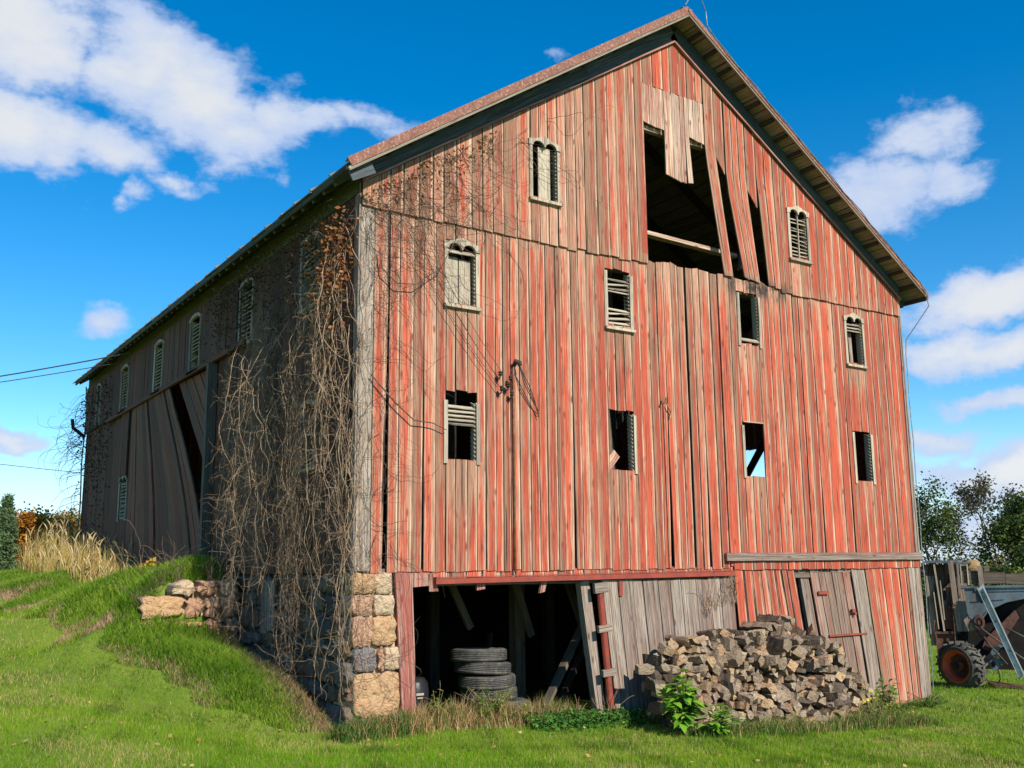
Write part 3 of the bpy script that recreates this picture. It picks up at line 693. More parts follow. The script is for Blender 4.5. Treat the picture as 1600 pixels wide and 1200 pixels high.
# doorway jamb and lintel
mb = MB(); mb.board(front, [(-.1, -.1, .72, .93), (1.0, 1.0, .645, .88), (2.05, 2.05, .57, .83)], .0, .06, (.2, .4, .25)); mb.build('door_jamb', M['redtrim'], barn)
mb = MB(); mb.board(front, [(1.86, 1.88, .84, 1.12), (2.05, 2.05, .84, 1.12)], .0, .04); mb.board(front, [(1.80, 1.80, 1.1, 1.24), (2.04, 2.04, 1.08, 1.19)], .02, .05)
mb.board(front, [(1.80, 1.82, 1.86, 1.99), (1.90, 1.90, 1.86, 1.99)], .0, .05); mb.board(front, [(1.74, 1.76, 2.93, 3.02), (1.90, 1.90, 2.97, 3.06)], .0, .05)
mb.build('lintel_stub', M['redtrim'], barn, each=True)
mb = MB(); mb.beam((.9, .1, 1.95), (7, .1, 1.95), .2, .16); mb.build('lintel', M['beam'], barn)
mb = MB(); mb.beam((1.16, -.10, 1.935), (6.86, -.10, 1.985), .06, .075)
mb.beam((1.16, -.10, 1.985), (6.86, -.10, 2.035), .09, .012)
mb.build('door_rail', M['rail'], barn)
# post on the right of the doorway
mb = MB(); mb.beam((4.09, .06, -.25), (3.79, .06, 1.9), .17, .13, (0, 1, 0)); mb.build('door_post', M['greywood'], barn)
dr = MB(); e2 = edges(4.04, 6.85, [], .2, .30); siding(dr, front, e2, lambda x: h1(x, -.06)-.06, 1.90, [], .045, .072, skew=shear, jt=.02)
drO = dr.build('sliding_door', M['greywood'], barn)
mb = MB(); mb.tube([(4.16, -.12, -.12), (3.98, -.12, 1.80)], .052, 10); mb.build('edge_pipe', M['rail'], drO)
mb = MB()
for z, x in ((1.80, 3.97), (1.20, 4.03), (.56, 4.09)): mb.beam((x-.12, -.15, z-.01), (x+.13, -.15, z+.01), .06, .10 if z < 1.5 else .15)
mb.build('pipe_block', M['greywood'], drO, each=True)
mb = MB(); mb.box((4.42, -.085, 1.78), (.07, .03, .22)); mb.build('hanger', M['rail'], drO)
# small door with its posts
mb = MB(); e2 = edges(8.86, 9.95, [], .13, .2); siding(mb, front, e2, -.4, 1.98, [], -.03, -.004, skew=shear); sm = mb.build('small_door', M['doorwood'], barn)
mb = MB(); mb.beam((9.25, -.02, .86), (10.3, -.02, .86), .03, .03); mb.beam((9.02, -.03, 1.62), (9.3, -.03, 1.62), .02, .06); mb.build('hinge', M['rail'], sm, each=True)
mb = MB(); mb.box((9.92, -.05, 1.28), (.09, .05, .06)); mb.lathe([(.0, .05), (.03, .045), (.03, 0)], (9.96, -.03, 1.23), (0, -1, 0), 10); mb.build('latch', M['rail'], sm)
mb = MB()
mb.board(front, [(-.5, -.5, 9.98+shear(10, -.5), 10.34+shear(10.3, -.5)), (2.05, 2.05, 9.98, 10.34)], -.01, .02)
mb.board(front, [(-.5, -.5, 8.62+shear(8.6, -.5), 8.84+shear(8.8, -.5)), (2.1, 2.1, 8.62, 8.84)], -.12, -.05)
mb.board(front, [(1.98, 1.98, 9.42, 10.0), (2.1, 2.1, 9.42, 10.0)], -.03, .0); mb.board(front, [(1.98, 1.98, 8.86, 9.1), (2.1, 2.1, 8.86, 9.1)], -.03, .0)
mb.build('small_door_post', M['greywood'], barn, each=True)

# --- roof
def slab(mb, x0, z0, x1, z1, y0, y1, th, rnd=None):
    """sloping board from (x0,z0) to (x1,z1), grain down the slope is along the long side"""
    v = Vector((x1-x0, 0, z1-z0)); n = Vector((-v.z, 0, v.x)).normalized()
    if n.z < 0: n = -n
    P = [Vector((x0, y0, z0)), Vector((x1, y0, z1)), Vector((x1, y1, z1)), Vector((x0, y1, z0))]
    V = P+[p-n*th for p in P]; L = v.length; W_ = abs(y1-y0)
    U4 = [(0, 0), (0, L), (W_, L), (W_, 0)]
    mb.solid(V, [(0, 1, 2, 3), (7, 6, 5, 4), (0, 4, 5, 1), (1, 5, 6, 2), (2, 6, 7, 3), (3, 7, 4, 0)], [U4, U4[::-1]]+[[(0, 0), (th, 0), (th, L), (0, L)]]*4, rnd or (R.random(), R.random(), W_))
SL = .6703
def rt_z(x): return 11.79-SL*abs(x-6)
YF, YB, EX = -.46, BL+.35, .40
mb = MB()
for sgn in (-1, 1):
    n = 30
    for k in range(n):          # metal sheets laid side by side
        y0 = YF+(YB-YF)*k/n; y1 = YF+(YB-YF)*(k+1)/n
        xe = 6+sgn*(6+EX+R.uniform(-.005, .03))
        slab(mb, 6+sgn*.0, 11.79+.004*(k % 2), xe, rt_z(xe)+.004*(k % 2)+.0, y0, y1+.03, .018)
        mb.beam((6+sgn*.05, y0, 11.79+.01-.05*SL), (xe, y0, rt_z(xe)+.02), .03, .03, (0, 1, 0))
mb.beam((6, YF-.02, 11.80), (6, YB, 11.80), .22, .04)
roof = mb.build('roof', M['roofmetal'], barn)
mb = MB()   # boards under the metal, laid along the ridge, seen from below at the eaves and verges
for sgn in (-1, 1):
    n = 26
    for k in range(n):
        a = 6+sgn*((6+EX-.02)*k/n+.01); b = 6+sgn*((6+EX-.02)*(k+1)/n-.006)
        v = Vector((b-a, 0, -SL*abs(b-a))); P = []
        nrm = Vector((SL*sgn, 0, 1)).normalized()
        A = Vector((a, 0, rt_z(a)))-nrm*.024; B_ = Vector((b, 0, rt_z(b)))-nrm*.024; wd = (B_-A).length
        y0, y1 = YF+.03, YB-.03
        V = [Vector((A.x, y0, A.z)), Vector((B_.x, y0, B_.z)), Vector((B_.x, y1, B_.z)), Vector((A.x, y1, A.z))]; V += [p-nrm*.025 for p in V]
        U4 = [(0, 0), (wd, 0), (wd, y1-y0), (0, y1-y0)]
        mb.solid(V, [(0, 1, 2, 3), (7, 6, 5, 4), (0, 4, 5, 1), (1, 5, 6, 2), (2, 6, 7, 3), (3, 7, 4, 0)], [U4, U4[::-1]]+[[(0, 0), (.02, 0), (.02, wd), (0, wd)]]*4, (R.random(), R.random(), wd))
mb.build('roof_boards', M['soffit'], roof)
mb = MB()   # outriggers below the verge boards
for sgn in (-1, 1):
    for k in range(18):
        x = 6+sgn*(.35+k*.355); z = rt_z(x)-.115
        mb.beam((x, YF+.04, z+.03), (x, .02, z+.03), .06, .055)
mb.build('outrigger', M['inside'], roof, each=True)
mb = MB()   # rafter tails under the long eaves
for k in range(46):
    y = .1+k*.395
    for sgn in (-1, 1):
        x0, x1 = 6+sgn*(6+EX-.03), 6+sgn*5.6
        mb.beam((x0, y, rt_z(x0)-.12), (x1, y, rt_z(x1)-.12), .07, .12, (0, 0, 1))
mb.build('rafter_tail', M['mossy'], roof, each=True)
mb = MB()   # inner rafters
for k in range(12):
    y = .9+k*1.5
    for sgn in (-1, 1): mb.beam((6+sgn*5.9, y, rt_z(11.9)-.14), (6, y, 11.79-.16), .1, .14)
mb.build('rafter', M['inside'], roof, each=True)
# verge cap: rusty metal on both slopes, pale lath below
mb = MB(); ml = MB(); ms = MB()
for sgn in (-1, 1):
    xe = 6+sgn*(6+EX)
    A = Vector((xe, YF-.02, rt_z(xe)-.01)); B_ = Vector((6, YF-.02, 11.79-.01))
    mb.beam(A+Vector((0, 0, .0)), B_, .035, .13 if sgn < 0 else .07); mb.beam(A+Vector((0, .06, .05)), B_+Vector((0, .06, .05)), .14, .02)
    ml.beam(A+Vector((0, .012, -.095 if sgn < 0 else -.06)), B_+Vector((0, .012, -.095 if sgn < 0 else -.06)), .035, .055 if sgn < 0 else .05)
    # slate coloured frieze board on the wall below the verge
    for k in range(3):
        x0 = 6+sgn*(6.0-2.0*k); x1 = 6+sgn*(4.0-2.0*k)
        zz = lambda x: rake(x)+.17
        ms.beam((x0, -.088, zz(x0)), (x1+(-sgn)*-.004, -.088, zz(x1)), .03, .33)
mb.build('verge_cap', M['rust'], roof, each=True); ml.build('verge_lath', M['soffit'], roof, each=True); ms.build('frieze_board', M['slate'], barn, each=True)
mb = MB()
for sgn in (-1, 1): mb.beam((6+sgn*6.02, -.098, rake(0)-.015), (6, -.098, rake(6)-.01), .05, .03)
mb.build('rake_moulding', M['redtrim'], barn, each=True)
mb = MB()   # eaves fascia of both long sides, in lengths
for sgn in (-1, 1):
    xe = 6+sgn*(6+EX-.02)
    for k in range(5): mb.beam((xe, YF+.02+k*3.76, rt_z(xe)-.075), (xe, YF+.01+(k+1)*3.75, rt_z(xe)-.075+R.uniform(-.004, .004)), .03, .10)
mb.build('fascia', M['mossy'], roof, each=True)
mb = MB(); mb.beam((-.03, .0, 7.42), (-.03, BL, 7.42), .04, .30); mb.build('eaves_board', M['mossy'], barn)
mb = MB()   # boxed eaves end at the front left corner
mb.beam((-.36, -.40, 7.36), (-.02, -.40, 7.54), .03, .22); mb.build('eaves_end', M['slate'], barn)

# --- long side on the bank (in shade)
SW = [16.45, 13.45, 10.25, 7.5, 4.6, 1.7]
sh = [(c-.32, c+.32, 6.08, 7.08) for c in SW]+[(1.6-.26, 1.6+.26, 3.6, 4.52), (13.2-.36, 13.2+.36, 3.35, 4.38)]
sf = sorted(v for h in sh for v in h[:2])
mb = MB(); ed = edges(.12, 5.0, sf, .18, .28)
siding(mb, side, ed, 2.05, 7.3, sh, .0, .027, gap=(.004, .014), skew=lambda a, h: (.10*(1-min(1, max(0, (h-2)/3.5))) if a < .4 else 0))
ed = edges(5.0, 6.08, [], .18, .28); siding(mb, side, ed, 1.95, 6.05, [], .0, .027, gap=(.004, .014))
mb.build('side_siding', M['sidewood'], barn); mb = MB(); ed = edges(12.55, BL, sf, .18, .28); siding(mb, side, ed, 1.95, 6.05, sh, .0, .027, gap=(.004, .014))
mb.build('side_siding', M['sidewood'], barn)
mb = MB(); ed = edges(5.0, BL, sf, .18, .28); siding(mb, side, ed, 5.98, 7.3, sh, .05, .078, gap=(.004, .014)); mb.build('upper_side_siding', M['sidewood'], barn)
mb = MB(); mb.beam((-.11, 4.4, 6.0), (-.11, 15.2, 5.96), .06, .09); mb.build('side_track', M['sidewood'], barn)
mb = MB(); mb.beam((-.10, 6.2, 1.9), (-.10, 6.25, 5.95), .14, .17, (1, 0, 0)); mb.build('side_post', M['beam'], barn)
# sagging doors with fanned, bent boards
mb = MB(); n = 14
def fan(s_, z):
    b_ = 12.5+(6.15-12.5)*s_; t_ = 12.6+(9.30-12.6)*s_; k = min(1, max(0, (z-2.05)/3.85))
    return b_+(t_-b_)*k**(1.35+.3*(1-s_))
for i in range(n):
    s0, s1 = i/n, (i+1)/n-.004; dd = .035+.012*(i % 2); zb = 2.0
    st = []
    for k in range(9):
        z = zb+(5.97-zb)*k/8; st.append((z, z, min(fan(s1, z), fan(s0, z)), max(fan(s1, z), fan(s0, z))))
    mb.board(side, st, dd, dd+.03, tilt=R.uniform(-.02, .02))
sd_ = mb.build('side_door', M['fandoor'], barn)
mb = MB()
for i in range(5):
    yt = 8.5-.45*i; st = []
    for k in range(6):
        z = 5.95-(.0 if 0 else 1)*(k/5)*min(1, (yt-6.3)/1.9)*1.75
        y = yt-(5.95-z)/1.75*1.9; st.append((z, z, y-.21, y+.21))
    st = st[::-1]
    mb.board(side, st, .0-.012*i, .027-.012*i)
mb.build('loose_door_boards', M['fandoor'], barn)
mb = MB(); mb.beam((.25, 8.9, 5.9), (.3, 6.3, 3.0), .09, .05); mb.beam((.2, 6.2, 3.7), (.2, 7.6, 3.8), .12, .06); mb.build('door_brace', M['inside'], barn, each=True)
for i, c in enumerate(SW):
    if i == 0: f_ = window(side_up := (lambda a, h, d: (-d-.055, a, h)), c, 6.0, 7.16, .55, 'arch1', kind='side_window', sill=False); panel(side_up, f_, [W4(c-.2, c+.2, 6.05, 7.0)], 'sidewood')
    else:
        f_ = window(side_up if c > 5 else side, c, 6.0, 7.16, .74, 'arch1', kind='side_window')
        zs = [6.05+.075*k for k in range(13)]
        if i == 3: zs = zs[3:4]+zs[5:]
        if i == 5: zs = zs[:4]+zs[7:]
        slats(side_up if c > 5 else side, f_, c, .60, zs, .006 if i != 3 else .012)
f_ = window(side, 13.2, 3.3, 4.43, .8, 'arch2', kind='side_window', sill=False); slats(side, f_, 13.2, .66, [3.36+.085*k for k in range(11)], .035)
f_ = window(side, 1.6, 3.55, 4.56, .6, 'arch1', kind='side_window'); slats(side, f_, 1.6, .46, [3.6, 3.68, 3.78, 3.84, 4.1], .05)

# --- the two walls hidden from the camera, and the loft floor
mb = MB(); ed = edges(0, BL, [3.7, 4.5], .2, .3)
siding(mb, right, ed, -.6, 7.68, [(3.7, 4.5, 3.62, 4.78)], .0, .03, gap=(.0, .002)); mb.build('far_side_siding', M['red'], barn)
mb = MB(); mb.beam((11.85, 4.55, 3.75), (11.85, 3.55, 4.95), .05, .17); mb.build('brace', M['inside'], barn)
mb = MB(); ed = edges(0, 12, [], .2, .3); siding(mb, back, ed, 0, lambda x: rake(x)+.24, [], .0, .03, gap=(.0, .002)); mb.build('rear_siding', M['red'], barn)
mb = MB(); ed = edges(.1, 11.9, [], .25, .35)
for a, b in zip(ed[:-1], ed[1:]): mb.beam(((a+b)/2, .25, 2.08), ((a+b)/2, BL-.1, 2.08), b-a-.001, .05)
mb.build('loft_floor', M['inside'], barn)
mb = MB()
for x, y in ((.3, 8.9), (6, 9.1)):  pass
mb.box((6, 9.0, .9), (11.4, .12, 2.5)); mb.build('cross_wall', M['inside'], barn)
# posts and braces in the basement
mb = MB()
for x in (1.5, 3.7, 6.5, 9.0):
    for y in (2.6, 5.6): mb.beam((x+.6, y, -.3), (x+.6, y, 2.05), .2, .2, (0, 1, 0))
for p0, p1 in (((2.5, 1.9, 2.0), (3.05, 2.1, 1.15)), ((3.55, 1.6, 2.0), (4.05, 1.8, 1.0)), ((4.6, 1.6, 2.0), (5.15, 1.7, .85))): mb.beam(p0, p1, .11, .07, (0, 1, 0))
mb.build('basement_post', M['beam'], barn, each=True)

# --- stone footing
def stone(mb, mp, x0, x1, z0, z1, d0, dep, shade_mix, rn=None, rough=.02):
    w_, h_ = x1-x0, z1-z0; cx_, cz_ = (x0+x1)/2, (z0+z1)/2; N = 20
    ring = []
    for k in range(N):
        th = 2*math.pi*(k+.5)/N; c_, s_ = math.cos(th), math.sin(th)
        m_ = (abs(c_)**8+abs(s_)**8)**(-1/8); ring.append((c_*m_*w_/2+R.uniform(-rough, rough)*.8, s_*m_*h_/2+R.uniform(-rough, rough)*.8))
    levels = [(1.0, 0), (1.0, .88), (.985, .96), (.94, 1.0), (.5, 1.0)]
    V = []; dj = [R.uniform(-rough, rough) for _ in range(N)]
    for i, (sc, dd) in enumerate(levels):
        for k in range(N): V.append(mp(cx_+ring[k][0]*sc, cz_+ring[k][1]*sc, d0+dep*dd+(dj[k]*.8 if i > 1 else 0)+(R.uniform(-.010, .010) if i > 2 else 0)))
    V.append(mp(cx_, cz_, d0+dep*1.03+R.uniform(-.01, .01)))
    F = []
    for i in range(len(levels)-1):
        for k in range(N): j = (k+1) % N; F.append((i*N+k, i*N+j, (i+1)*N+j, (i+1)*N+k))
    e = (len(levels)-1)*N
    for k in range(N): F.append((e+k, e+(k+1) % N, len(V)-1))
    mb.solid(V, F, [[(0, 0)]*len(f) for f in F], (rn if rn is not None else R.random(), shade_mix, 0))
mb = MB()
rows = [(-.25, .22, [(.06, .30, .8), (.31, .50, .1), (.51, .68, .8)]), (.23, .78, [(.03, .68, .05)]), (.80, 1.10, [(.02, .34, .8), (.36, .43, .25), (.45, .66, .5)]),
        (1.12, 1.50, [(-.01, .26, .25), (.27, .60, .05)]), (1.51, 1.77, [(-.02, .27, .25), (.29, .57, .45)]), (1.79, 2.05, [(-.03, .29, .05), (.30, .55, .45)])]
for z0, z1, ss in rows:
    for x0, x1, rn in ss: stone(mb, front, x0-.002, x1+.002, z0-.004, z1+.004, -.35, .37+R.uniform(0, .04), 0, rn, .02)
mb.build('corner_stone', M['stone'], barn, smooth=True)
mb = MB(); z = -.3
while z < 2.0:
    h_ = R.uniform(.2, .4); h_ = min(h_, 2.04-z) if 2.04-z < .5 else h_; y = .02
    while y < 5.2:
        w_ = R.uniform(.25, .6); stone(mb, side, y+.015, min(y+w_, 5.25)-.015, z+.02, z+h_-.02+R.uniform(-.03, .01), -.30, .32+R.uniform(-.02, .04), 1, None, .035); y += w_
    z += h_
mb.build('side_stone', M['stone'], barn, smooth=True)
mb = MB(); mb.box((.34, .34, .9), (.60, .6, 2.38)); mb.build('pier_mortar', M['mortar'], barn)
mb = MB(); mb.box((.31, 9.2, .75), (.5, 17.6, 2.55)); mb.build('side_mortar', M['darkmortar'], barn)
mb = MB(); mb.board(side, [(1.2, 1.2, 2.7, 2.95), (1.95, 1.95, 2.7, 2.95)], .04, .07); mb.board(side, [(1.15, 1.15, 2.97, 3.25), (1.93, 1.93, 2.97, 3.25)], .04, .07); mb.build('vent_board', M['greywood'], barn, each=True)

# --- fittings on the gable
mb = MB(); mb.tube([(2.49, -.07, 2.05), (2.49, -.07, 5.02), (2.50, -.10, 5.08)], .017, 8); co_ = mb.build('conduit', M['conduit'], barn, smooth=True)
mb = MB(); mb.tube([(2.50, -.07, 5.06), (2.50, -.13, 5.13), (2.53, -.17, 5.10), (2.55, -.17, 5.05)], [.03, .04, .04, .03], 8)
for k, dx in enumerate((0, .04, .08)):
    mb.tube([(2.54, -.16, 5.06), (2.62+dx, -.16, 4.8), (2.80+dx*.5, -.12, 4.55), (2.93, -.08, 4.42-.05*k)], .007, 4)
mb.build('service_head', M['blackwire'], co_)
mb = MB()
IS = [(2.22, 4.88), (2.24, 4.66), (2.40, 4.83), (2.42, 4.60), (2.36, 4.72)]
for x, z in IS:
    mb.tube([(x, -.03, z-.05), (x, -.12, z-.03), (x, -.13, z+.05)], .012, 6); mb.lathe([(.02, 0), (.036, .015), (.02, .03), (.034, .05), (.015, .075)], (x, -.13, z+.0), (0, 0, 1), 10)
mb.build('insulator', M['blackwire'], barn)
mb = MB(); mb.tube([(5.50, -.08, 4.80), (5.44, -.12, 4.84), (5.40, -.10, 4.74)], .018, 6); mb.tube([(5.46, -.10, 4.8), (5.56, -.09, 4.66), (5.62, -.06, 4.6), (5.58, -.07, 4.5)], .012, 5)
mb.tube([(5.47, -.055, 4.78), (5.475, -.05, 3.4), (5.48, -.05, 2.1)], .010, 5); mb.build('hook_and_wire', M['conduit'], barn)
# lightning conductor: down the verge and the far corner
pts = [(5.92, YF-.05, 11.84), (6.0, YF-.1, 12.02), (6.22, YF-.12, 12.06), (6.38, YF-.08, 11.85), (6.42, YF-.06, 11.60)]
for k in range(1, 24):
    x = 6.4+k*.25; pts.append((x, YF-.055+.01*math.sin(k*2.3), rt_z(x)+.03+.015*math.sin(k*1.7)))
pts += [(12.25, YF-.07, rt_z(12.25)-.02), (12.33, YF-.06, 7.25), (12.20, -.35, 6.95), (12.07, -.12, 6.6)]
for k in range(16): pts.append((12.085+.012*math.sin(k*1.9), -.08, 6.3-k*.44))
mb = MB(); mb.tube(pts, .010, 6); mb.build('lightning_cable', M['cable'], barn)
mb = MB(); pts = [(-.12, BL-.02, 7.35)]+[(-.07+.02*math.sin(k*1.3), BL+.06, 7.0-k*.5) for k in range(11)]; mb.tube(pts, .02, 6); mb.build('far_cable', M['cable'], barn)
mb = MB(); mb.tube([(-.05, BL+.05, 5.9), (-.18, BL+.05, 6.0), (-.38, BL+.05, 6.15), (-.42, BL+.05, 6.40)], .05, 8); mb.build('stove_pipe', M['darkiron'], barn)

# ------------------------------------------------------------------ firewood
def log_mesh(k):
    r_ = random.Random(100+k); n = r_.choice([2, 3, 3, 4, 5]); L = r_.uniform(.30, .46); rr = r_.uniform(.055, .100)
    base = []; a0 = r_.uniform(0, 6.28); kind = k % 3
    if kind == 0:      # split wedge: bark arc plus two split faces
        base = [(0, 0)]+[(math.cos(a)*rr*1.35, math.sin(a)*rr*1.35) for a in np.linspace(-.62, .62, 5)]
        base = [(x-rr*.75, y) for x, y in base]
    else:
        for i in range(n+1):
            a = 2*math.pi*i/(n+1); q = rr*r_.uniform(.65, 1.3); base.append((math.cos(a)*q*r_.uniform(.8, 1.45), math.sin(a)*q))
    base = [(x*math.cos(a0)-y*math.sin(a0), x*math.sin(a0)+y*math.cos(a0)) for x, y in base]
    m_ = len(base); S = 7; V = []; off = [(r_.uniform(-.012, .012), r_.uniform(-.012, .012)) for _ in range(S+1)]
    jit = [[r_.uniform(.93, 1.07) for _ in range(m_)] for _ in range(S+1)]
    for j in range(S+1):
        t_ = j/S; sc = 1-.10*(abs(t_-.5)*2)**3; tap = 1+.12*(t_-.5)
        for i, (x, y) in enumerate(base): V.append((x*sc*tap*jit[j][i]+off[j][0], (t_-.5)*L+(r_.uniform(-.012, .012) if j in (0, S) else 0), y*sc*tap*jit[j][i]+off[j][1]))
    mb = MB(); F = []; RN = []
    for j in range(S):
        for i in range(m_):
            i2 = (i+1) % m_; F.append((j*m_+i, j*m_+i2, (j+1)*m_+i2, (j+1)*m_+i)); RN.append((0, 1 if (kind == 0 and 1 <= i <= 4) or (kind == 1 and i < 2) else 0, 0))
    c0 = len(V); V.append((off[0][0], -L/2-.004, off[0][1])); V.append((off[S][0], L/2+.004, off[S][1]))
    for i in range(m_):
        i2 = (i+1) % m_; F.append((i2, i, c0)); RN.append((1, 0, 0)); F.append((S*m_+i, S*m_+i2, c0+1)); RN.append((1, 0, 0))
    mb.V = V; mb.F = F; mb.U = [[(0, 0)]*len(f) for f in F]; mb.N = RN
    return mb
LOGS = []
for k in range(22):
    o = log_mesh(k).build('firewood_log', M['log']); LOGS.append(o)
used = set()
def place_log(k, loc, rot, sc=1.0):
    o = LOGS[k]
    if k in used: o = o.copy(); COL.objects.link(o)
    used.add(k); o.location = loc; o.rotation_euler = rot; o.scale = (sc, sc, sc)
    tag(o, 'split weathered firewood log in the big heap leaning on the barn wall', 'firewood log', 'split firewood logs in the heap')
    return o
def pile_top(x):
    return float(np.interp(x, [4.4, 4.7, 5.3, 6.3, 7.0, 7.5, 8.0, 8.5, 8.9, 9.3], [.70, .96, 1.03, 1.14, 1.32, 1.38, 1.16, .84, .42, -.1]))
nlog = 0; x = 4.45
rows_ = 14
for r_ in range(rows_):
    zc = .06+r_*.130
    x = 4.42+(.09 if r_ % 2 else 0)
    while x < 9.2 and nlog < 290:
        top = pile_top(x)+.35     # heights measured from the local ground
        g0 = h1(x, -1.3)
        yf = -1.28+.058*r_+.06*math.sin(x*2.1)+(.10*(x-8) if x > 8 else 0)
        if zc+g0 < pile_top(x)+.0:
            k = R.randrange(22); left_end = x < 4.75
            if left_end and R.random() < .45: rot = (R.uniform(-.12, .12), R.uniform(-3, 3), math.pi/2+R.uniform(-.3, .3)); xx = x+.05
            else: rot = (R.uniform(-.28, .28), R.uniform(-3.1, 3.1), R.uniform(-.40, .30) if R.random() < .82 else R.uniform(-1.2, 1.2)); xx = x
            place_log(k, (xx+R.uniform(-.02, .02), yf+.2+R.uniform(-.05, .07), g0+zc+R.uniform(-.035, .035)), rot, R.choice([R.uniform(.7, .95), R.uniform(.95, 1.1), R.uniform(1.1, 1.3)])); nlog += 1
            x += .160+R.uniform(-.02, .02)
        else: x += .10
# long weathered pieces thrown on top and at the left end, all of them logs too
for i in range(8):
    x = R.uniform(4.6, 8.2); z = pile_top(x)+R.uniform(-.20, -.08)
    if nlog >= 298: break
    place_log(R.randrange(22), (x, -.62+R.uniform(-.12, .28), z), (R.uniform(-.3, .3), R.uniform(-3, 3), R.uniform(-.8, .8)), R.uniform(.8, .95)); nlog += 1
# the inner body of the heap, logs nobody can single out from outside
mb = MB(); rs = random.Random(5)
for i in range(120):
    x = rs.uniform(4.8, 8.7); z = rs.uniform(h1(x, -.5), max(h1(x,-.5)+.05, pile_top(x)-.16)); lm = log_mesh(i % 22); y = rs.uniform(-.80, -.20)
    rr = Matrix.Rotation(rs.uniform(-.3, .3)+(math.pi/2 if x < 5.1 else 0), 3, 'Z')@Matrix.Rotation(rs.uniform(-3, 3), 3, 'Y'); b = len(mb.V)
    mb.V += [tuple(rr@Vector(v)*1.3+Vector((x, y, z))) for v in lm.V]; mb.F += [tuple(b+i_ for i_ in f) for f in lm.F]; mb.U += lm.U; mb.N += lm.N
o = mb.build('firewood_heap_core', M['log'], kind='stuff'); tag(o, 'inner mass of the grey firewood heap behind its front logs', 'firewood')

# ------------------------------------------------------------------ tyres in the doorway
def tyre_parts(ro=.43, wd=.19, lugs=0, seed=0):
    prof = []
    for r_, h in ((.26, -.33), (.275, -.46), (.33, -.5), (.385, -.49), (.415, -.44), (.43, -.36)): prof.append((r_*ro/.43, h*wd))
    for k in range(5):
        h = -.30+k*.13; prof += [(.432*ro/.43, h*wd), (.432*ro/.43, (h+.085)*wd), (.422*ro/.43, (h+.095)*wd), (.422*ro/.43, (h+.12)*wd)]
    for r_, h in ((.43, .36), (.415, .44), (.385, .49), (.33, .5), (.275, .46), (.26, .33)): prof.append((r_*ro/.43, h*wd))
    return prof
ty = MB(); ty.lathe(tyre_parts(), (0, 0, 0), n=56); T0 = ty.build('car_tyre', M['rubber'], smooth=True)
TL = ['bottom tyre of the stack, half sunk in the weeds at the doorway', 'second tyre from the bottom of the stack, sticking out to the right', 'third tyre from the bottom of the stack in the doorway', 'fourth tyre from the bottom, the highest one in sunlight',
      'fifth tyre from the bottom, in the shade near the top of the stack', 'topmost worn tyre of the stack inside the dark doorway']
TX = [(2.86, 1.02), (2.90, 1.0), (2.74, 1.06), (2.70, 1.04), (2.66, 1.1), (2.60, 1.12)]
for i in range(6):
    o = T0 if i == 0 else T0.copy()
    if i: COL.objects.link(o)
    o.location = (TX[i][0], TX[i][1], -.12+i*.188); o.rotation_euler = (R.uniform(-.03, .03), -.03+.05*(i % 2)-(.05 if i > 2 else 0), R.random()*6)
    tag(o, TL[i], 'tyre', 'worn tyres stacked in the doorway')
# black drum by the left jamb
dr = MB(); dr.lathe([(0, 0), (.19, 0), (.20, .03), (.20, .25), (.205, .27), (.20, .29), (.20, .55), (.205, .57), (.20, .59), (.19, .72), (.14, .79), (.0, .80)], (0, 0, 0), n=28)
o = dr.build('plastic_drum', M['plastic'], smooth=True); o.location = (1.42, .95, -.22); tag(o, 'black plastic drum just inside the left door jamb', 'drum')
lb = MB(); lb.box((-.02, -.198, .58), (.12, .012, .03)); lb.box((-.02, -.198, .53), (.09, .012, .018)); l_ = lb.build('label', M['white'], o)
# leaning planks
for (p0, p1, wd, lab, mt_) in (((3.45, .8, -.2), (4.80, 1.15, 1.45), .17, 'long grey plank leaning to the right inside the doorway', 'beam'), ((4.1, 1.3, -.25), (5.3, 1.6, 1.3), .13, 'narrow dark plank leaning behind the long grey plank', 'inside'),
                               ((3.32, .45, -.22), (3.48, .60, .06), .16, 'short pale plank end standing in the weeds at the door sill', 'pale'), ((3.1, 1.9, -.2), (3.75, 2.6, 1.0), .1, 'thin dark board leaning behind the tyre stack', 'inside')):
    mb = MB(); mb.beam(p0, p1, .05, wd, (0, 1, 0)); o = mb.build('leaning_plank', M[mt_], origin=p0); tag(o, lab, 'plank', 'boards leaning inside the doorway')
# small can-like insulator lamps seen deep inside, a pair of pale discs
mb = MB(); mb.lathe([(0, 0), (.05, 0), (.05, .05), (0, .06)], (0, 0, 0), (-.5, -1, 0), 14); o = mb.build('tin_can', M['white'], origin=None); o.location = (5.3, 2.2, 1.32)
tag(o, 'small pale round tin hanging deep inside the dark doorway', 'tin')

# ------------------------------------------------------------------ retaining wall of the ramp
mb = MB()
def wing(a, h, d): return (a, 4.42-d, h)
rowsw = [(.60, .80, [(-1.9, -1.4, .45), (-1.38, -.9, .3), (-.88, -.4, .25), (-.38, 0, .5)]), (.80, 1.08, [(-1.62, -1.25, .45), (-1.24, -.7, .3), (-.69, -.35, .25), (-.34, 0, .5)]), (1.10, 1.34, [(-1.68, -1.32, .25), (-1.30, -.62, .05), (-.60, -.28, .3), (-.27, -.02, .25)]), (1.36, 1.70, [(-1.62, -.95, .1), (-.93, -.62, .3), (-.60, -.36, .3), (-.35, -.02, .3)]), (1.71, 1.95, [(-1.15, -.78, .45), (-.74, -.40, .25), (-.38, -.04, .45)])]
for z0, z1, ss in rowsw:
    for x0, x1, rn in ss: stone(mb, wing, x0+.012, x1-.012, z0+.012, z1-.012, -.25, .3+R.uniform(0, .12), 0, rn, .045)
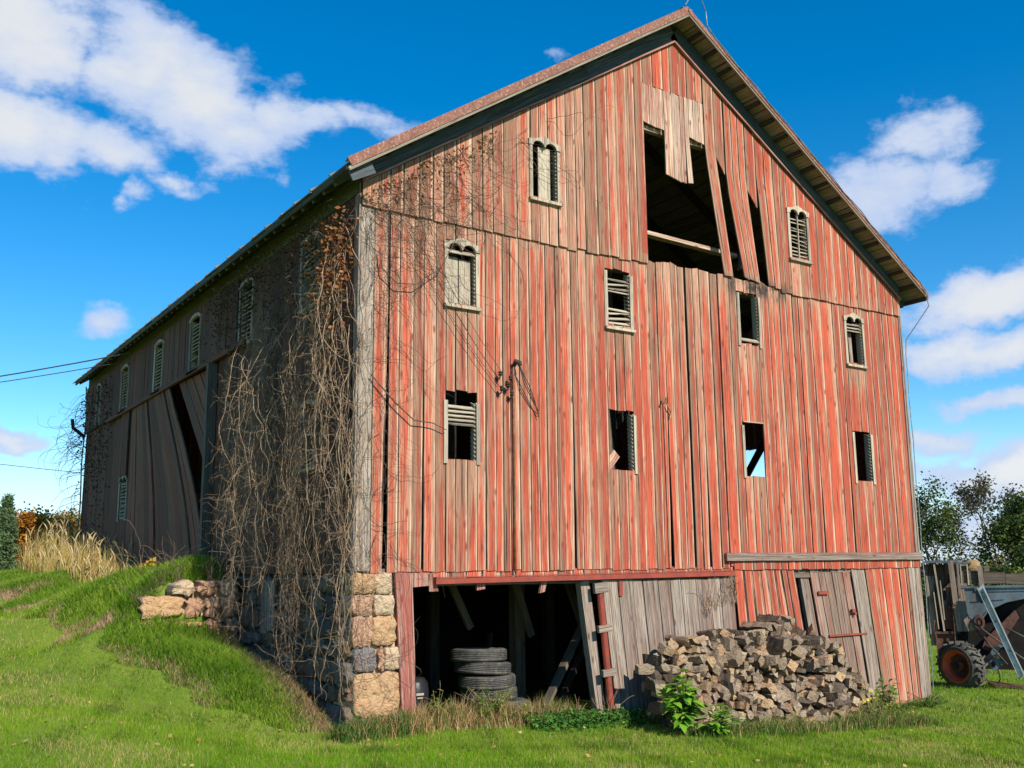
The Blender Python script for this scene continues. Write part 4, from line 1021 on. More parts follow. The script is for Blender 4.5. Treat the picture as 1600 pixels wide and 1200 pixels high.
rw = mb.build('retaining_wall', M['stone'], smooth=True, origin=(-.8, 4.7, .8)); tag(rw, 'rough sunlit stone retaining wall holding up the grassy barn ramp', 'wall')
mb = MB(); mb.box((-.57, 4.68, 1.27), (1.10, .4, 1.10)); o = mb.build('mortar', M['mortar'], origin=(-.8, 4.7, .8)); o.parent = rw; o.location = (0, 0, 0)

# ------------------------------------------------------------------ combine harvester behind the barn corner
CH = thing('combine_harvester', 'old rusty grey combine harvester with an orange wheel parked beyond the barn', 'harvester', (15, 1, h1(15, 1)))
CZ = -h1(15, 1)
CH.rotation_euler = (0, 0, rad(30)); SQ = [.62]
def cl(p): return (p[0]-15, (p[1]-1)*SQ[0], p[2]+CZ)
def cb(name, material, fn, smooth=False, parent=None):
    mb = MB(); fn(mb); mb.V = [cl(v) for v in mb.V]; return mb.build(name, material, parent or CH, smooth=smooth)
def cmap(a, h, d): return (15-d, a, h)      # the side that faces the camera; a runs along y
# grain tank: faceted hopper
def hopper(mb):
    out = [(1.10, 1.60), (1.18, .68), (.86, .64), (.62, .78), (.35, 1.05), (-.2, 1.22), (-1.1, 1.75), (-1.1, 1.64)]
    out = [(1.10, 1.60), (1.16, 1.20), (.62, .80), (.25, 1.10), (-.35, 1.28), (-1.2, 1.40), (-1.2, 1.62)]
    mb.prism(cmap, out, -.9, .02)
cb('grain_tank', M['galv'], hopper)
cb('tank_seam', M['galv'], lambda mb: (mb.beam((14.96, 1.12, 1.60), (14.96, -1.2, 1.63), .04, .05), mb.beam((14.97, .75, 1.30), (14.97, -.3, 1.36), .02, .025), mb.beam((14.97, .2, 1.52), (14.97, -1.1, 1.54), .02, .02), mb.beam((14.96, 1.13, 1.2), (14.96, .62, .80), .03, .04), mb.beam((14.96, .62, .80), (14.96, .25, 1.10), .03, .04)))
cb('side_panel', M['greywood'], lambda mb: (mb.board(cmap, [(.66, .66, .88, 1.20), (1.62, 1.62, .95, 1.16)], .02, .05), mb.board(cmap, [(.68, .68, .62, .88), (.96, .96, .62, .90)], .02, .045)))
cb('upright_board', M['greywood'], lambda mb: (mb.board(cmap, [(.66, .66, 1.13, 1.30), (2.18, 2.18, 1.22, 1.40)], .06, .10), mb.board(cmap, [(1.4, 1.4, 1.06, 1.14), (2.18, 2.18, 1.06, 1.14)], .05, .09), mb.board(cmap, [(1.6, 1.6, .28, .44), (2.06, 2.06, .30, .46)], .04, .10)))
cb('cab_post', M['white'], lambda mb: (mb.beam((14.93, 1.86, 2.10), (14.93, 1.70, .66), .05, .07, (1, 0, 0)), mb.beam((14.93, 1.70, 1.75), (14.93, 1.66, .9), .03, .05, (1, 0, 0)), mb.beam((14.93, 1.94, 1.5), (14.93, 1.88, .7), .03, .06, (1, 0, 0)), mb.beam((14.95, 1.0, 2.1), (14.95, 1.0, 1.65), .04, .04, (1, 0, 0)), mb.beam((14.95, .78, 2.1), (14.95, .78, 1.65), .04, .04, (1, 0, 0)), mb.beam((14.95, 1.0, 2.08), (14.95, .78, 2.08), .03, .03)))
cb('cab_roof', M['galv'], lambda mb: (mb.box((15.5, 1.6, 2.16), (1.2, 1.1, .05)), mb.box((15.4, .9, 2.13), (.9, .5, .04))))
cb('cab_shell', M['greywood'], lambda mb: (mb.box((15.9, 1.55, 1.3), (.05, 1.3, 1.6)), mb.box((15.45, 2.2, 1.3), (.9, .05, 1.6)), mb.beam((15.1, 1.65, 1.3), (15.3, 1.4, .65), .05, .2), mb.box((15.25, 1.45, 1.25), (.03, .25, .7)), mb.box((15.0, 2.05, 1.1), (.04, .25, 1.5))))
cb('seat_box', M['machrust'], lambda mb: mb.box((15.3, 1.5, .95), (.5, .45, .5)))
cb('seat_back', M['machrust'], lambda mb: mb.box((15.45, 1.35, 1.7), (.1, .3, .35)))
cb('side_board', M['beam'], lambda mb: (mb.beam((15.0, 1.05, 1.82), (15.0, .46, 1.82), .05, .27), mb.beam((15.0, .28, 1.80), (15.0, -.40, 1.80), .05, .24), mb.beam((15.03, -.42, 1.78), (15.03, -1.9, 1.76), .05, .22), mb.beam((15.06, .25, 2.0), (15.06, .08, 2.0), .04, .12)))
cb('straw_bale', M['straw'], lambda mb: mb.lathe([(0, -.25), (.13, -.24), (.17, -.1), (.18, .1), (.14, .24), (0, .25)], (15.35, .62, 2.02), (0, 1, 0), 14), True)
cb('outlet_pipe', M['machrust'], lambda mb: (mb.lathe([(.10, 0), (.165, .0), (.17, .03), (.165, .22), (.11, .22), (.10, 0)], (14.88, .55, .86), (1, 0, 0), 24), mb.lathe([(.0, 0), (.05, .0), (.05, .15)], (14.9, .55, .86), (1, 0, 0), 12)))
cb('conveyor_channel', M['beamgrey'], lambda mb: (mb.beam((14.62, .40, 1.62), (14.62, -.62, -.22), .20, .05, (1, 0, 0)), mb.beam((14.58, .50, 1.60), (14.58, -.52, -.22), .02, .09, (1, 0, 0)), mb.beam((14.58, .31, 1.60), (14.58, -.71, -.22), .02, .09, (1, 0, 0))))
cb('rivet', M['darkiron'], lambda mb: [mb.lathe([(0, .02), (.02, .018), (.02, 0)], (14.59, .40-k*.17+(.04 if k % 2 else -.04), 1.50-k*.30), (-1, 0, 0), 8) for k in range(6)])
cb('channel_bracket', M['galv'], lambda mb: (mb.board(cmap, [(1.30, 1.30, .30, .56), (1.62, 1.62, .28, .60)], .25, .34), mb.lathe([(0, 0), (.09, 0), (.09, .1)], (14.65, .40, 1.36), (-1, 0, 0), 14)))
cb('body', M['darkiron'], lambda mb: (mb.box((15.8, .3, .35), (1.0, 3.4, 1.0)), mb.box((16.3, -1.6, .8), (1.2, 2.8, 1.5)), mb.box((16.1, .2, .75), (.9, 2.6, 1.3)), mb.box((16.0, 1.2, .3), (.9, 1.6, .9))))
cb('rust_panel', M['machrust'], lambda mb: (mb.prism(cmap, [(1.98, .62), (2.0, .08), (1.34, .08), (1.30, .60)], -.04, .02), mb.beam((14.94, 2.0, .1), (14.94, 1.1, .1), .04, .05), mb.beam((14.94, 2.0, -.28), (14.94, 1.1, -.28), .04, .05), mb.beam((14.94, 1.98, .62), (14.94, 1.98, -.3), .04, .05, (1, 0, 0)), mb.beam((14.94, 2.05, .62), (14.94, 1.2, .64), .05, .05)))
cb('hole_shade', M['darkiron'], lambda mb: mb.box((14.975, 1.68, .36), (.02, .15, .15)))  # solid dark plate, its colour stands for the shade inside a hole
cb('handrail', M['machrust'], lambda mb: (mb.tube([(14.86, 1.26, -.35), (14.86, 1.32, -.15), (14.86, 1.38, .3), (14.86, 1.36, .75), (14.86, 1.36, 1.18), (14.86, 1.33, 1.24), (14.9, 1.22, 1.24)], .018, 6), mb.tube([(14.86, 2.0, .5), (14.86, 2.02, .75), (14.86, 1.98, .9)], .015, 6)), True)
cb('shield', M['machrust'], lambda mb: (mb.prism(cmap, [(.42, .50), (.55, .30), (.30, .22), (-.1, .42), (-.7, .95), (-.6, 1.12), (-.05, .78)], -.5, -.1), mb.beam((14.85, .62, .02), (14.85, .15, .16), .03, .04), mb.prism(cmap, [(.46, .55), (.38, .42), (.32, .44), (.40, .57)], .02, .04)))
cb('sheave_guard', M['galv'], lambda mb: mb.prism(cmap, [(.36, .12), (.30, -.12), (.15, -.14), (-.10, .02), (-.42, .22), (-.38, .36), (-.05, .40), (.20, .34)], .05, .10))
cb('sheave', M['darkiron'], lambda mb: (mb.lathe([(.0, .03), (.05, .03), (.05, .0), (.075, 0)], (14.88, .22, -.0), (-1, 0, 0), 16), mb.lathe([(.0, .02), (.14, .02), (.16, .0)], (14.88, -.14, .2), (-1, 0, 0), 20)))
cb('bearing_plate', M['white'], lambda mb: mb.box((14.87, .06, .17), (.02, .10, .12)))
cb('header_frame', M['machrust'], lambda mb: (mb.beam((14.8, .45, -.38), (14.8, -1.2, -.48), .35, .05), mb.beam((14.6, .5, -.3), (14.6, .1, -.45), .04, .04), mb.tube([(14.85, .1, -.1), (14.8, .05, -.3), (14.8, .2, -.45)], .02, 5)))
# wheel on the near side: tyre with chevron lugs, orange dished rim
SQ[0] = 1.0; wc = Vector((14.72, 1.24, -.14)); gz = h1(15, 1.1); Rw = .50; wc.z = gz+Rw-.03
def tyre_(mb):
    pr = [(.31, .0), (.33, -.02), (.40, -.02), (.46, .02), (.485, .08), (.485, .26), (.46, .33), (.40, .36), (.33, .36), (.31, .32)]
    mb.lathe([(a_*Rw/.50, b_) for a_, b_ in pr], wc, (1, 0, 0), 44)
    for k in range(20):
        for sd__ in (0, 1):
            a0_ = 2*math.pi*(k+.5*sd__)/20; P = []
            x0_, x1_ = (.0, .20) if sd__ == 0 else (.34, .16)
            for xx, da in ((x0_, 0), (x1_, .16)):
                for dw in (-.035, .035):
                    for rr in (.47, .53):
                        a_ = a0_+da+dw; P.append((wc.x+xx, wc.y+math.cos(a_)*rr*Rw/.5, wc.z+math.sin(a_)*rr*Rw/.5))
            mb.solid(P, [(0, 1, 3, 2), (4, 6, 7, 5), (1, 5, 7, 3), (0, 2, 6, 4), (0, 4, 5, 1), (2, 3, 7, 6)], [[(0, 0)]*4]*6, (.5, .5, .1))
def turned(fn):      # the near wheel is steered, so its tread shows
    def g(mb):
        fn(mb); Rz = Matrix.Rotation(rad(-34), 3, 'Z'); mb.V = [tuple(wc+Rz@(Vector(v)-wc)) for v in mb.V]
    return g
wh = cb('wheel', M['rubber'], turned(tyre_))
def rim(mb):
    mb.lathe([(.345, -.02), (.33, -.03), (.31, .0), (.30, .05), (.27, .06), (.25, .17)], wc, (1, 0, 0), 36)
def hub(mb):
    mb.lathe([(.25, .165), (.10, .20), (.09, .12), (.0, .11)], wc, (1, 0, 0), 28)
    for k in range(6): a_ = k*math.pi/3; mb.lathe([(0, -.02), (.014, -.02), (.014, .02)], wc+Vector((.18, math.cos(a_)*.15, math.sin(a_)*.15)), (1, 0, 0), 6)
cb('rim', M['orange'], turned(rim), True, wh); cb('hub', M['machrust'], turned(hub), False, wh)
cb('belt', M['rubber'], lambda mb: (mb.tube([(14.84, .9, .9), (14.84, .1, .25), (14.84, -.1, .1)], .02, 5), mb.tube([(14.84, .8, .7), (14.84, .25, .0)], .018, 5), mb.tube([(14.83, .2, .75), (14.83, -.5, .35), (14.83, -.9, -.1)], .025, 5)), True)
w2 = cb('wheel', M['rubber'], lambda mb: mb.lathe([(.31, .0), (.40, -.02), (.485, .08), (.485, .26), (.40, .36), (.31, .32)], wc+Vector((1.35, 0, 0)), (1, 0, 0), 32), True)
cb('rim', M['orange'], lambda mb: mb.lathe([(.325, .0), (.25, .16), (.0, .16)], wc+Vector((1.35, 0, 0)), (1, 0, 0), 24), True, w2)
w3 = cb('wheel', M['rubber'], lambda mb: mb.lathe([(.31, .0), (.40, -.02), (.485, .08), (.485, .26), (.40, .36), (.31, .32)], wc+Vector((.5, -1.9, 0)), (1, 0, 0), 32), True)
# clutter under the machine
cb('axle', M['darkiron'], lambda mb: (mb.beam(wc+Vector((.1, 0, 0)), wc+Vector((1.5, 0, 0)), .1, .1), mb.beam(wc+Vector((.7, 0, 0)), wc+Vector((.7, -1.9, 0)), .12, .12)))
for i, (y, z, s_) in enumerate(((1.75, .0, .12), (1.6, .0, .09))):
    pass

# ------------------------------------------------------------------ power lines
def wire(name, pts, r_, lab):
    mb = MB(); mb.tube(pts, r_, 5); o = mb.build(name, M['blackwire'], origin=pts[0]); tag(o, lab, 'wire'); return o
def sag(a, b, s_, n=16):
    a, b = Vector(a), Vector(b); return [a.lerp(b, i/n)-Vector((0, 0, s_*4*(i/n)*(1-i/n))) for i in range(n+1)]
e0 = (-.2, 12.4, 7.28)
wire('service_wire', sag(e0, (-17, 27, 5.9), .5), .016, 'service wire running from the eaves out to the left')
wire('service_wire', sag((-.2, 13.4, 7.22), (-17, 27.4, 6.1), .5), .011, 'second thinner wire just under the service wire at the eaves')
wire('power_line', sag((-30, 70, 13.3), (60, 120, 12.7), 1.2), .03, 'distant power line low over the trees behind the barn')

# ------------------------------------------------------------------ dead vines
def vine_strand(mb, p, L, d, step=.09, wander=.35, grav=-.5, r0=.008, n=4, plane=None, pull=0, lo=None):
    pts = [Vector(p)]; v = Vector(d).normalized(); k = int(L/step)
    ax = Vector((R.uniform(-1, 1), R.uniform(-1, 1), R.uniform(-1, 1))).normalized()
    for i in range(k):
        v = v+Vector((R.gauss(0, wander), R.gauss(0, wander), R.gauss(0, wander)))*.5+Vector((0, 0, grav*.25))
        v = Matrix.Rotation(.10, 3, ax)@v
        if plane: v = v+plane(pts[-1])
        v.normalize(); pts.append(pts[-1]+v*step)
        if lo is not None and pts[-1].z < lo: break
        if pts[-1].z > 7.3+.64*max(0, pts[-1].x): pts[-1].z -= .1; v.z = -abs(v.z)
    if len(pts) < 3: return pts
    m_ = len(pts); mb.tube(pts, [r0*(1-.6*i/m_) for i in range(m_)], n, cap=False); return pts
def side_plane(y0, y1, off, strength=.5):
    def f(p):
        return Vector(((-off-p.x)*strength*1.2, (.35 if p.y < y0 else (-.35 if p.y > y1 else 0)), 0))
    return f
def leafset(P, size, col, colvar=.25, nrm=None, asp=.6, droop=0):
    """rhombic leaves at points P; returns V,F,C"""
    n = len(P); th = NR.uniform(0, 2*np.pi, n); ph = NR.uniform(-.9, .9, n)
    d = np.stack([np.cos(th)*np.cos(ph), np.sin(th)*np.cos(ph), np.sin(ph)-droop], 1); d /= np.linalg.norm(d, axis=1)[:, None]
    a = NR.normal(size=(n, 3)); 
    if nrm is not None: a = a*.7+np.array(nrm)
    s = np.cross(d, a); s /= np.linalg.norm(s, axis=1)[:, None]+1e-9
    sz = size*NR.uniform(.55, 1.3, n)[:, None]
    V = np.stack([P, P+d*sz*.5+s*sz*asp*.5, P+d*sz, P+d*sz*.5-s*sz*asp*.5], 1).reshape(-1, 3)
    F = np.arange(4*n).reshape(n, 4)
    col = np.array(col); c = col[NR.randint(0, len(col), n)] if col.ndim == 2 else np.tile(col, (n, 1))
    c = c*(1+NR.uniform(-colvar, colvar, (n, 1)))
    return V, F, np.repeat(c, 4, axis=0)

V1 = thing('dead_vine', 'thick curtain of leafless vine stems hanging at the front left corner of the barn', 'vine', (-.3, .9, 0), 'dead vines on the barn')
V2 = thing('dead_vine', 'tangled column of pale leafless vine hanging midway along the shaded long wall', 'vine', (-.5, 3.9, .8), 'dead vines on the barn')
def vine_mass(root, y0, y1, zt, n_main, n_twig, offs, seed, zb=.1, rmain=.0062):
    R.seed(seed); o = Vector(root.location)
    mb = MB(); mt_ = MB(); allp = []
    for i in range(n_main):
        y = R.gauss((y0+y1)/2, (y1-y0)*.28); off = R.uniform(*offs); z = zt(y)-abs(R.gauss(0, 1.1))
        ps = vine_strand(mb, (-off*.6, y, z), z-zb+R.uniform(-1.8, .3), (R.uniform(-.3, .0), R.uniform(-.3, .3), -1), .08, .36, -1.05, rmain*R.uniform(.5, 1.2), 4, side_plane(y0-.2, y1+.2, off), lo=max(zb, .25*max(0, y)-.1)); allp += ps
    for i in range(n_twig):
        p = R.choice(allp); ang = R.uniform(0, 6.28)
        vine_strand(mt_, p, R.uniform(.15, .55), (R.uniform(-.9, .3), math.cos(ang)*.8, math.sin(ang)+.1), .04, .55, -.25, R.uniform(.0018, .0038), 3)
    for b in (mb, mt_): b.V = [tuple(Vector(v)-o) for v in b.V]
    mb.build('stem', M['vine'], root, smooth=True, recalc=False); mt_.build('twig', M['vine'], root, smooth=True, recalc=False)
    return allp
A1 = vine_mass(V1, .0, 1.5, lambda y: 7.2, 66, 1450, (.06, .28), 21)
A2 = vine_mass(V2, 2.2, 4.1, lambda y: 6.4, 55, 1050, (.15, .48), 22, .9)
# thin dark web that still clings to the boards in between and at the base
V3 = thing('dead_vine', 'sparse dark web of vine clinging to the shaded boards between the two thick curtains', 'vine', (-.1, 2.6, 1.5), 'dead vines on the barn')
mb = MB(); R.seed(23); o3 = Vector(V3.location)
for i in range(230):
    y = R.uniform(.1, 5.6); z = R.uniform(.3+.25*y, 7.1); off = R.uniform(.04, .16)
    vine_strand(mb, (-off, y, z), R.uniform(.4, 1.4), (0, R.uniform(-.6, .6), R.uniform(-1, .5)), .08, .4, -.15, R.uniform(.003, .007), 3, side_plane(0, 5.8, off, .8), lo=.25*y)
mb.V = [tuple(Vector(v)-o3) for v in mb.V]; mb.build('stem', M['vinedark'], V3, smooth=True, recalc=False)
n = 2300; yy = NR.uniform(.2, 6.2, n); zz = 7.25-np.abs(NR.normal(0, .75, n))*(1+.3*np.sin(yy*3)); keep = zz > 3.2; yy = yy[keep]; zz = zz[keep]
P = np.stack([-NR.uniform(.05, .32, len(yy)), yy, zz], 1)-np.array(o3)
v, f, c = leafset(P, .06, [(.12, .08, .045), (.16, .10, .05), (.08, .06, .04)]); npmesh('dry_leaf', v, [f], c, M['leaf'], V3)['kind'] = 'stuff'
# the front: fine network spreading over the gable boards
V4 = thing('dead_vine', 'fine brown vine network spreading over the top left of the red gable wall', 'vine', (.8, -.1, 7), 'dead vines on the barn')
mb = MB(); R.seed(24); o4 = Vector(V4.location)
def fplane(p):
    zl = 7.3+.63*max(p.x, 0); return Vector((0, (-.085-(.02 if p.z > 7.05 else 0)-p.y)*1.5, -.5 if p.z > zl else 0))
for i in range(250):
    x = abs(R.gauss(0, 1.25)); 
    if x > 4.1: continue
    zmax = 7.35+.64*x; z = zmax-abs(R.gauss(0, .9))*(1 if x < 2.6 else .6)
    dirx = R.uniform(-.2, 1)
    vine_strand(mb, (x, -.09, z), R.uniform(.35, 1.9), (dirx, 0, R.uniform(-.9, .5)), .06, .34, -.10, R.uniform(.0022, .0050), 3, fplane)
for i in range(150):     # down the corner board
    x = R.uniform(0, .9)*R.random(); z = R.uniform(.6, 7.1)
    vine_strand(mb, (x, -.07 if z > 2.1 else -.10, z), R.uniform(.3, 1.3), (R.uniform(-.3, .7), 0, R.uniform(-1, .6)), .06, .36, -.1, R.uniform(.002, .0045), 3, fplane if z > 2.1 else (lambda p: Vector((0, (-.11-p.y)*1.5, 0))))
# two long runners and the big loop seen above the upper left window
for pts in ([(.15, -.1, 4.7), (.5, -.12, 4.35), (.8, -.12, 4.12), (1.1, -.12, 4.1), (1.33, -.1, 4.02)], [(.25, -.12, 6.5), (.28, -.14, 6.2), (.5, -.15, 6.02), (.8, -.15, 6.05), (1.2, -.14, 6.35), (1.5, -.13, 6.9), (1.7, -.12, 7.3)]):
    mb.tube(pts, [.011, .010, .009, .008, .006, .005, .004][:len(pts)], 5)
for dz in (0, .12, .3):
    mb.tube(sag((.75+dz*.5, -.16, 6.55+dz), (2.22, -.13, 4.70+dz*.9), .10, 10), .0045, 4)
mb.V = [tuple(Vector(v)-o4) for v in mb.V]; mb.build('stem', M['vinedark'], V4, smooth=True, recalc=False)
# russet leaves left at the top of the corner
n = 620; P = np.stack([-NR.uniform(.1, .42, n), NR.normal(.45, .4, n), 7.0-np.abs(NR.normal(0, .75, n))], 1)-np.array(V1.location)
v, f, c = leafset(P, .075, [(.42, .16, .05), (.36, .11, .04), (.26, .15, .07)]); npmesh('dry_leaf', v, [f], c, M['leaf'], V1)['kind'] = 'stuff'
n = 260; P = np.stack([NR.uniform(.0, 2.2, n), -NR.uniform(.08, .16, n), np.zeros(n)], 1); P[:, 2] = 7.32+.64*P[:, 0]-np.abs(NR.normal(0, .25, n)); P -= np.array(V4.location)
v, f, c = leafset(P, .06, [(.30, .15, .06), (.22, .11, .05), (.30, .2, .1)]); npmesh('dry_leaf', v, [f], c, M['leaf'], V4)['kind'] = 'stuff'
V5 = thing('dead_vine', 'wispy dark vine hanging off the far left corner of the barn against the sky', 'vine', (-.2, BL, 3), 'dead vines on the barn')
mb = MB(); R.seed(25); o5 = Vector(V5.location)
for i in range(90):
    z = R.choice([R.uniform(5.2, 7.2), R.uniform(5.2, 7.2), R.uniform(2.4, 5)])
    vine_strand(mb, (-.1, BL+.1, z), R.uniform(.5, 1.7), (-1, .3, R.uniform(-1, .3)), .08, .35, -.3, R.uniform(.005, .010), 3, lambda p: Vector((.25 if p.x < -.7 else 0, 0, 0)))
mb.V = [tuple(Vector(v)-o5) for v in mb.V]; mb.build('stem', M['vinedark'], V5, smooth=True, recalc=False)
n = 1100; P = np.stack([-NR.uniform(.03, .25, n), NR.uniform(14.6, BL+.2, n), 7.1-np.abs(NR.normal(0, 2.0, n))], 1); P = P[(P[:, 2] > 2.1)]-np.array(V5.location)
v, f, c = leafset(P, .08, [(.06, .045, .03), (.09, .06, .04)]); npmesh('dry_leaf', v, [f], c, M['leaf'], V5)['kind'] = 'stuff'

# ------------------------------------------------------------------ grass
def blades(x, y, h, wd, lean, col, z=None, seg2=False, dirbias=None):
    n = len(x); z = H(x, y) if z is None else z
    th = NR.uniform(0, 2*np.pi, n)
    if dirbias is not None: th = dirbias+NR.normal(0, .8, n)
    ph = NR.uniform(0, 2*np.pi, n)
    B = np.stack([x, y, z-.015], 1); d = np.stack([np.cos(th), np.sin(th), np.zeros(n)], 1); s = np.stack([np.cos(ph), np.sin(ph), np.zeros(n)], 1)*(wd/2)[:, None]
    T = B+d*(h*lean)[:, None]; T[:, 2] += h*np.sqrt(np.maximum(.05, 1-np.minimum(lean, .95)**2))
    if not seg2:
        V = np.stack([B-s, B+s, T], 1).reshape(-1, 3); F = [np.arange(3*n).reshape(n, 3)]; C = np.repeat(col, 3, axis=0)
    else:
        Mi = B+d*(h*lean*.35)[:, None]; Mi[:, 2] += h*.6
        V = np.stack([B-s, B+s, Mi+s*.75, Mi-s*.75, T], 1).reshape(-1, 3); i = np.arange(n)*5
        F = [np.stack([i, i+1, i+2, i+3], 1), np.stack([i+3, i+2, i+4], 1)]; C = np.repeat(col, 5, axis=0)
    return V, F, C
def nz(x, y, s, seed=0):
    """cheap smooth value noise, 0..1"""
    r = np.zeros_like(x)
    rs_ = np.random.RandomState(seed)
    for k in range(6):
        a, b, c_ = rs_.uniform(-1, 1)*s*(1+k*.5), rs_.uniform(-1, 1)*s*(1+k*.5), rs_.uniform(0, 6.28); r += np.sin(x*a+y*b+c_)/(1+k*.35)
    return np.clip(.5+r/5.0, 0, 1)
def mound(x, y):
    """1 on the unmown embankment"""
    toe = np.interp(y, [.0, .43, 1.5, 2.6, 4.3, 5.7, 9.5, 14.4, 19, 26], [.15, -.66, -1.33, -1.78, -2.25, -2.45, -2.8, -3.0, -3.3, -3.5])+.12*np.sin(y*3.1)+.08*np.sin(y*7.3)
    return (x > toe) & (x < -.02) & (y > .0) & (y < 24), x-toe
def inbarn(x, y): return (x > -.02) & (x < 12.05) & (y > -.12) & (y < 18.4)
# mown lawn: denser near the viewpoint of the yard
N = 900000
u_ = NR.uniform(0, 1, N); dd = 6.5*np.exp(u_*math.log(60/6.5)); aa = YAW+NR.uniform(-rad(34), rad(34), N)
x = CAM.x+np.sin(aa)*dd; y = CAM.y+np.cos(aa)*dd
keep = NR.uniform(0, 1, N) < np.clip((dd/13)**.6, 0, 1)*.98
mo, _ = mound(x, y); keep &= ~mo & ~inbarn(x, y)
near_wall = (x > .0) & (x < 12) & (y > -.30) & (y < 0); keep &= ~near_wall
x, y, dd = x[keep], y[keep], dd[keep]; n = len(x)
t1 = nz(x, y, .9, 1); t2 = nz(x, y, 3.2, 2); t3 = NR.uniform(0, 1, n)
gA, gB, gC, gD = np.array([.115, .262, .006]), np.array([.25, .36, .018]), np.array([.045, .10, .008]), np.array([.50, .40, .14])
t4 = nz(x, y, 14, 6); t5 = nz(x, y, 28, 7)
col = gA+(gB-gA)*(t1*.5+t3*.5)[:, None]; col = col+(gC-col)*np.clip((t2-.5)*1.3+(t4-.5)*1.2+(t3-.5)*.9, 0, .85)[:, None]
dry = (NR.uniform(0, 1, n) > .93-.38*np.clip((nz(x, y, 1.9, 5)-.55)*3, 0, 1)); col[dry] = gD*NR.uniform(.7, 1.1, (dry.sum(), 1))
h = NR.uniform(.030, .080, n)*(.65+.5*t4+.5*t5); wd = .0062*np.clip(dd/9, 1, 6)
Vl, Fl, Cl = blades(x, y, h, wd, NR.uniform(.1, .75, n), col)
npmesh('lawn_grass', Vl, Fl, Cl, M['blade'], kind='stuff'); tag(D.objects['lawn_grass'], 'short mown bright green lawn grass', 'grass')
# long grass of the embankment
N = 260000
y = NR.uniform(0, 1, N)**1.5*22; x = NR.uniform(-3.2, 0, N); mo, dt = mound(x, y)
keep = mo & ~((x > -1.3) & (y > 4.33) & (y < 4.85)) & ~((x > -.12)); 
x, y, dt = x[keep], y[keep], dt[keep]; n = len(x)
t1 = nz(x, y, 2.2, 3); t3 = NR.uniform(0, 1, n)
toeb = np.exp(-((dt-.12)/.16)**2)*(nz(x, y, 2.5, 8) > .42); wallb = np.exp(-((x+.22)/.30)**2)*(y < 4.4)*1.15; topb = (y > 6.5)*np.clip((y-6)/6, 0, 1)*.8*np.exp(-((x+.7)/.75)**2); patch = (nz(x, y, 1.8, 9) > .70)*.7
pd = np.clip(toeb*.6+wallb*.75+topb+patch+.09, 0, 1); isdry = t3 < pd
col = np.array([.09, .20, .012])+(np.array([.29, .42, .04])-np.array([.09, .20, .012]))*t1[:, None]*NR.uniform(.2, 1.3, (n, 1))
dc = np.array([[.44, .26, .14], [.52, .37, .19], [.34, .18, .10], [.56, .46, .25]])[NR.randint(0, 4, n)]
col[isdry] = dc[isdry]*NR.uniform(.7, 1.15, (isdry.sum(), 1))
h = NR.uniform(.09, .24, n)*np.where(isdry, .85, 1)*(.6+.6*np.clip(dt/.5, .2, 1)); wd = np.where(isdry, .006, .008)*(1+y*.05)
Vm, Fm, Cm = blades(x, y, h, wd, NR.uniform(.25, .93, n), col, seg2=True)
npmesh('embankment_grass', Vm, Fm, Cm, M['blade'], kind='stuff'); tag(D.objects['embankment_grass'], 'long rank grass with dry brown patches on the ramp embankment', 'grass')
# tall straw coloured grass at the far end of the ramp
n = 5600; x = NR.uniform(-1.45, -.12, n); y = NR.uniform(8.5, 19, n)
tall = nz(x, y, 1.1, 12); k = (NR.uniform(0, 1, n) < np.clip((y-7)/7, .15, 1)*(.3+tall)); x, y = x[k], y[k]; n = len(x)
col = np.array([[.64, .44, .12], [.58, .36, .10], [.48, .36, .12], [.70, .53, .20], [.34, .30, .07]])[NR.randint(0, 5, n)]*NR.uniform(.7, 1.1, (n, 1))
h = NR.uniform(.35, 1.1, n)*np.clip((y-6)/9, .35, 1.2)*np.clip((x+2.1)/.9, .35, 1.15); wd = np.full(n, .016)
Vt, Ft, Ct = blades(x, y, h, wd, NR.uniform(.05, .45, n), col, seg2=True)
# seed plumes
m_ = 240; i = NR.choice(n, m_); tips = np.stack([x[i], y[i], H(x[i], y[i])+h[i]*.95+.2], 1); hs_ = []
Vp = [Vt]; Fp = [f.copy() for f in Ft]; Cp = [Ct]; base = len(Vt)
for j in range(m_):
    a = NR.uniform(0, 6.28); L = NR.uniform(.16, .30); dx, dy = math.cos(a), math.sin(a); b = tips[j]-np.array([0, 0, .25])
    ring = []
    for s_, wv in ((0, .006), (.35, .025), (.7, .022), (1, .004)):
        c_ = b+np.array([dx*s_*s_*.14, dy*s_*s_*.14, s_*L]); ring += [c_+np.array([wv, 0, 0]), c_+np.array([-wv*.5, wv*.87, 0]), c_+np.array([-wv*.5, -wv*.87, 0])]
    ring += [np.array([b[0]+.004, b[1], b[2]]), np.array([b[0]-.004, b[1], b[2]]), np.array([x[i[j]], y[i[j]], tips[j][2]-1.2])]
    Vp.append(np.array(ring)); q = []
    for s_ in range(3):
        for e_ in range(3): e2_ = (e_+1) % 3; q.append([base+s_*3+e_, base+s_*3+e2_, base+s_*3+3+e2_, base+s_*3+3+e_])
    Fp.append(np.array(q)); Fp.append(np.array([[base+12, base+13, base+14]])); Cp.append(np.tile(np.array([.60, .46, .24])*NR.uniform(.8, 1.2), (15, 1))); base += 15
npmesh('tall_dry_grass', np.concatenate(Vp), Fp, np.concatenate(Cp), M['blade'], kind='stuff'); tag(D.objects['tall_dry_grass'], 'tall golden seeding grass at the far end of the barn ramp', 'grass')
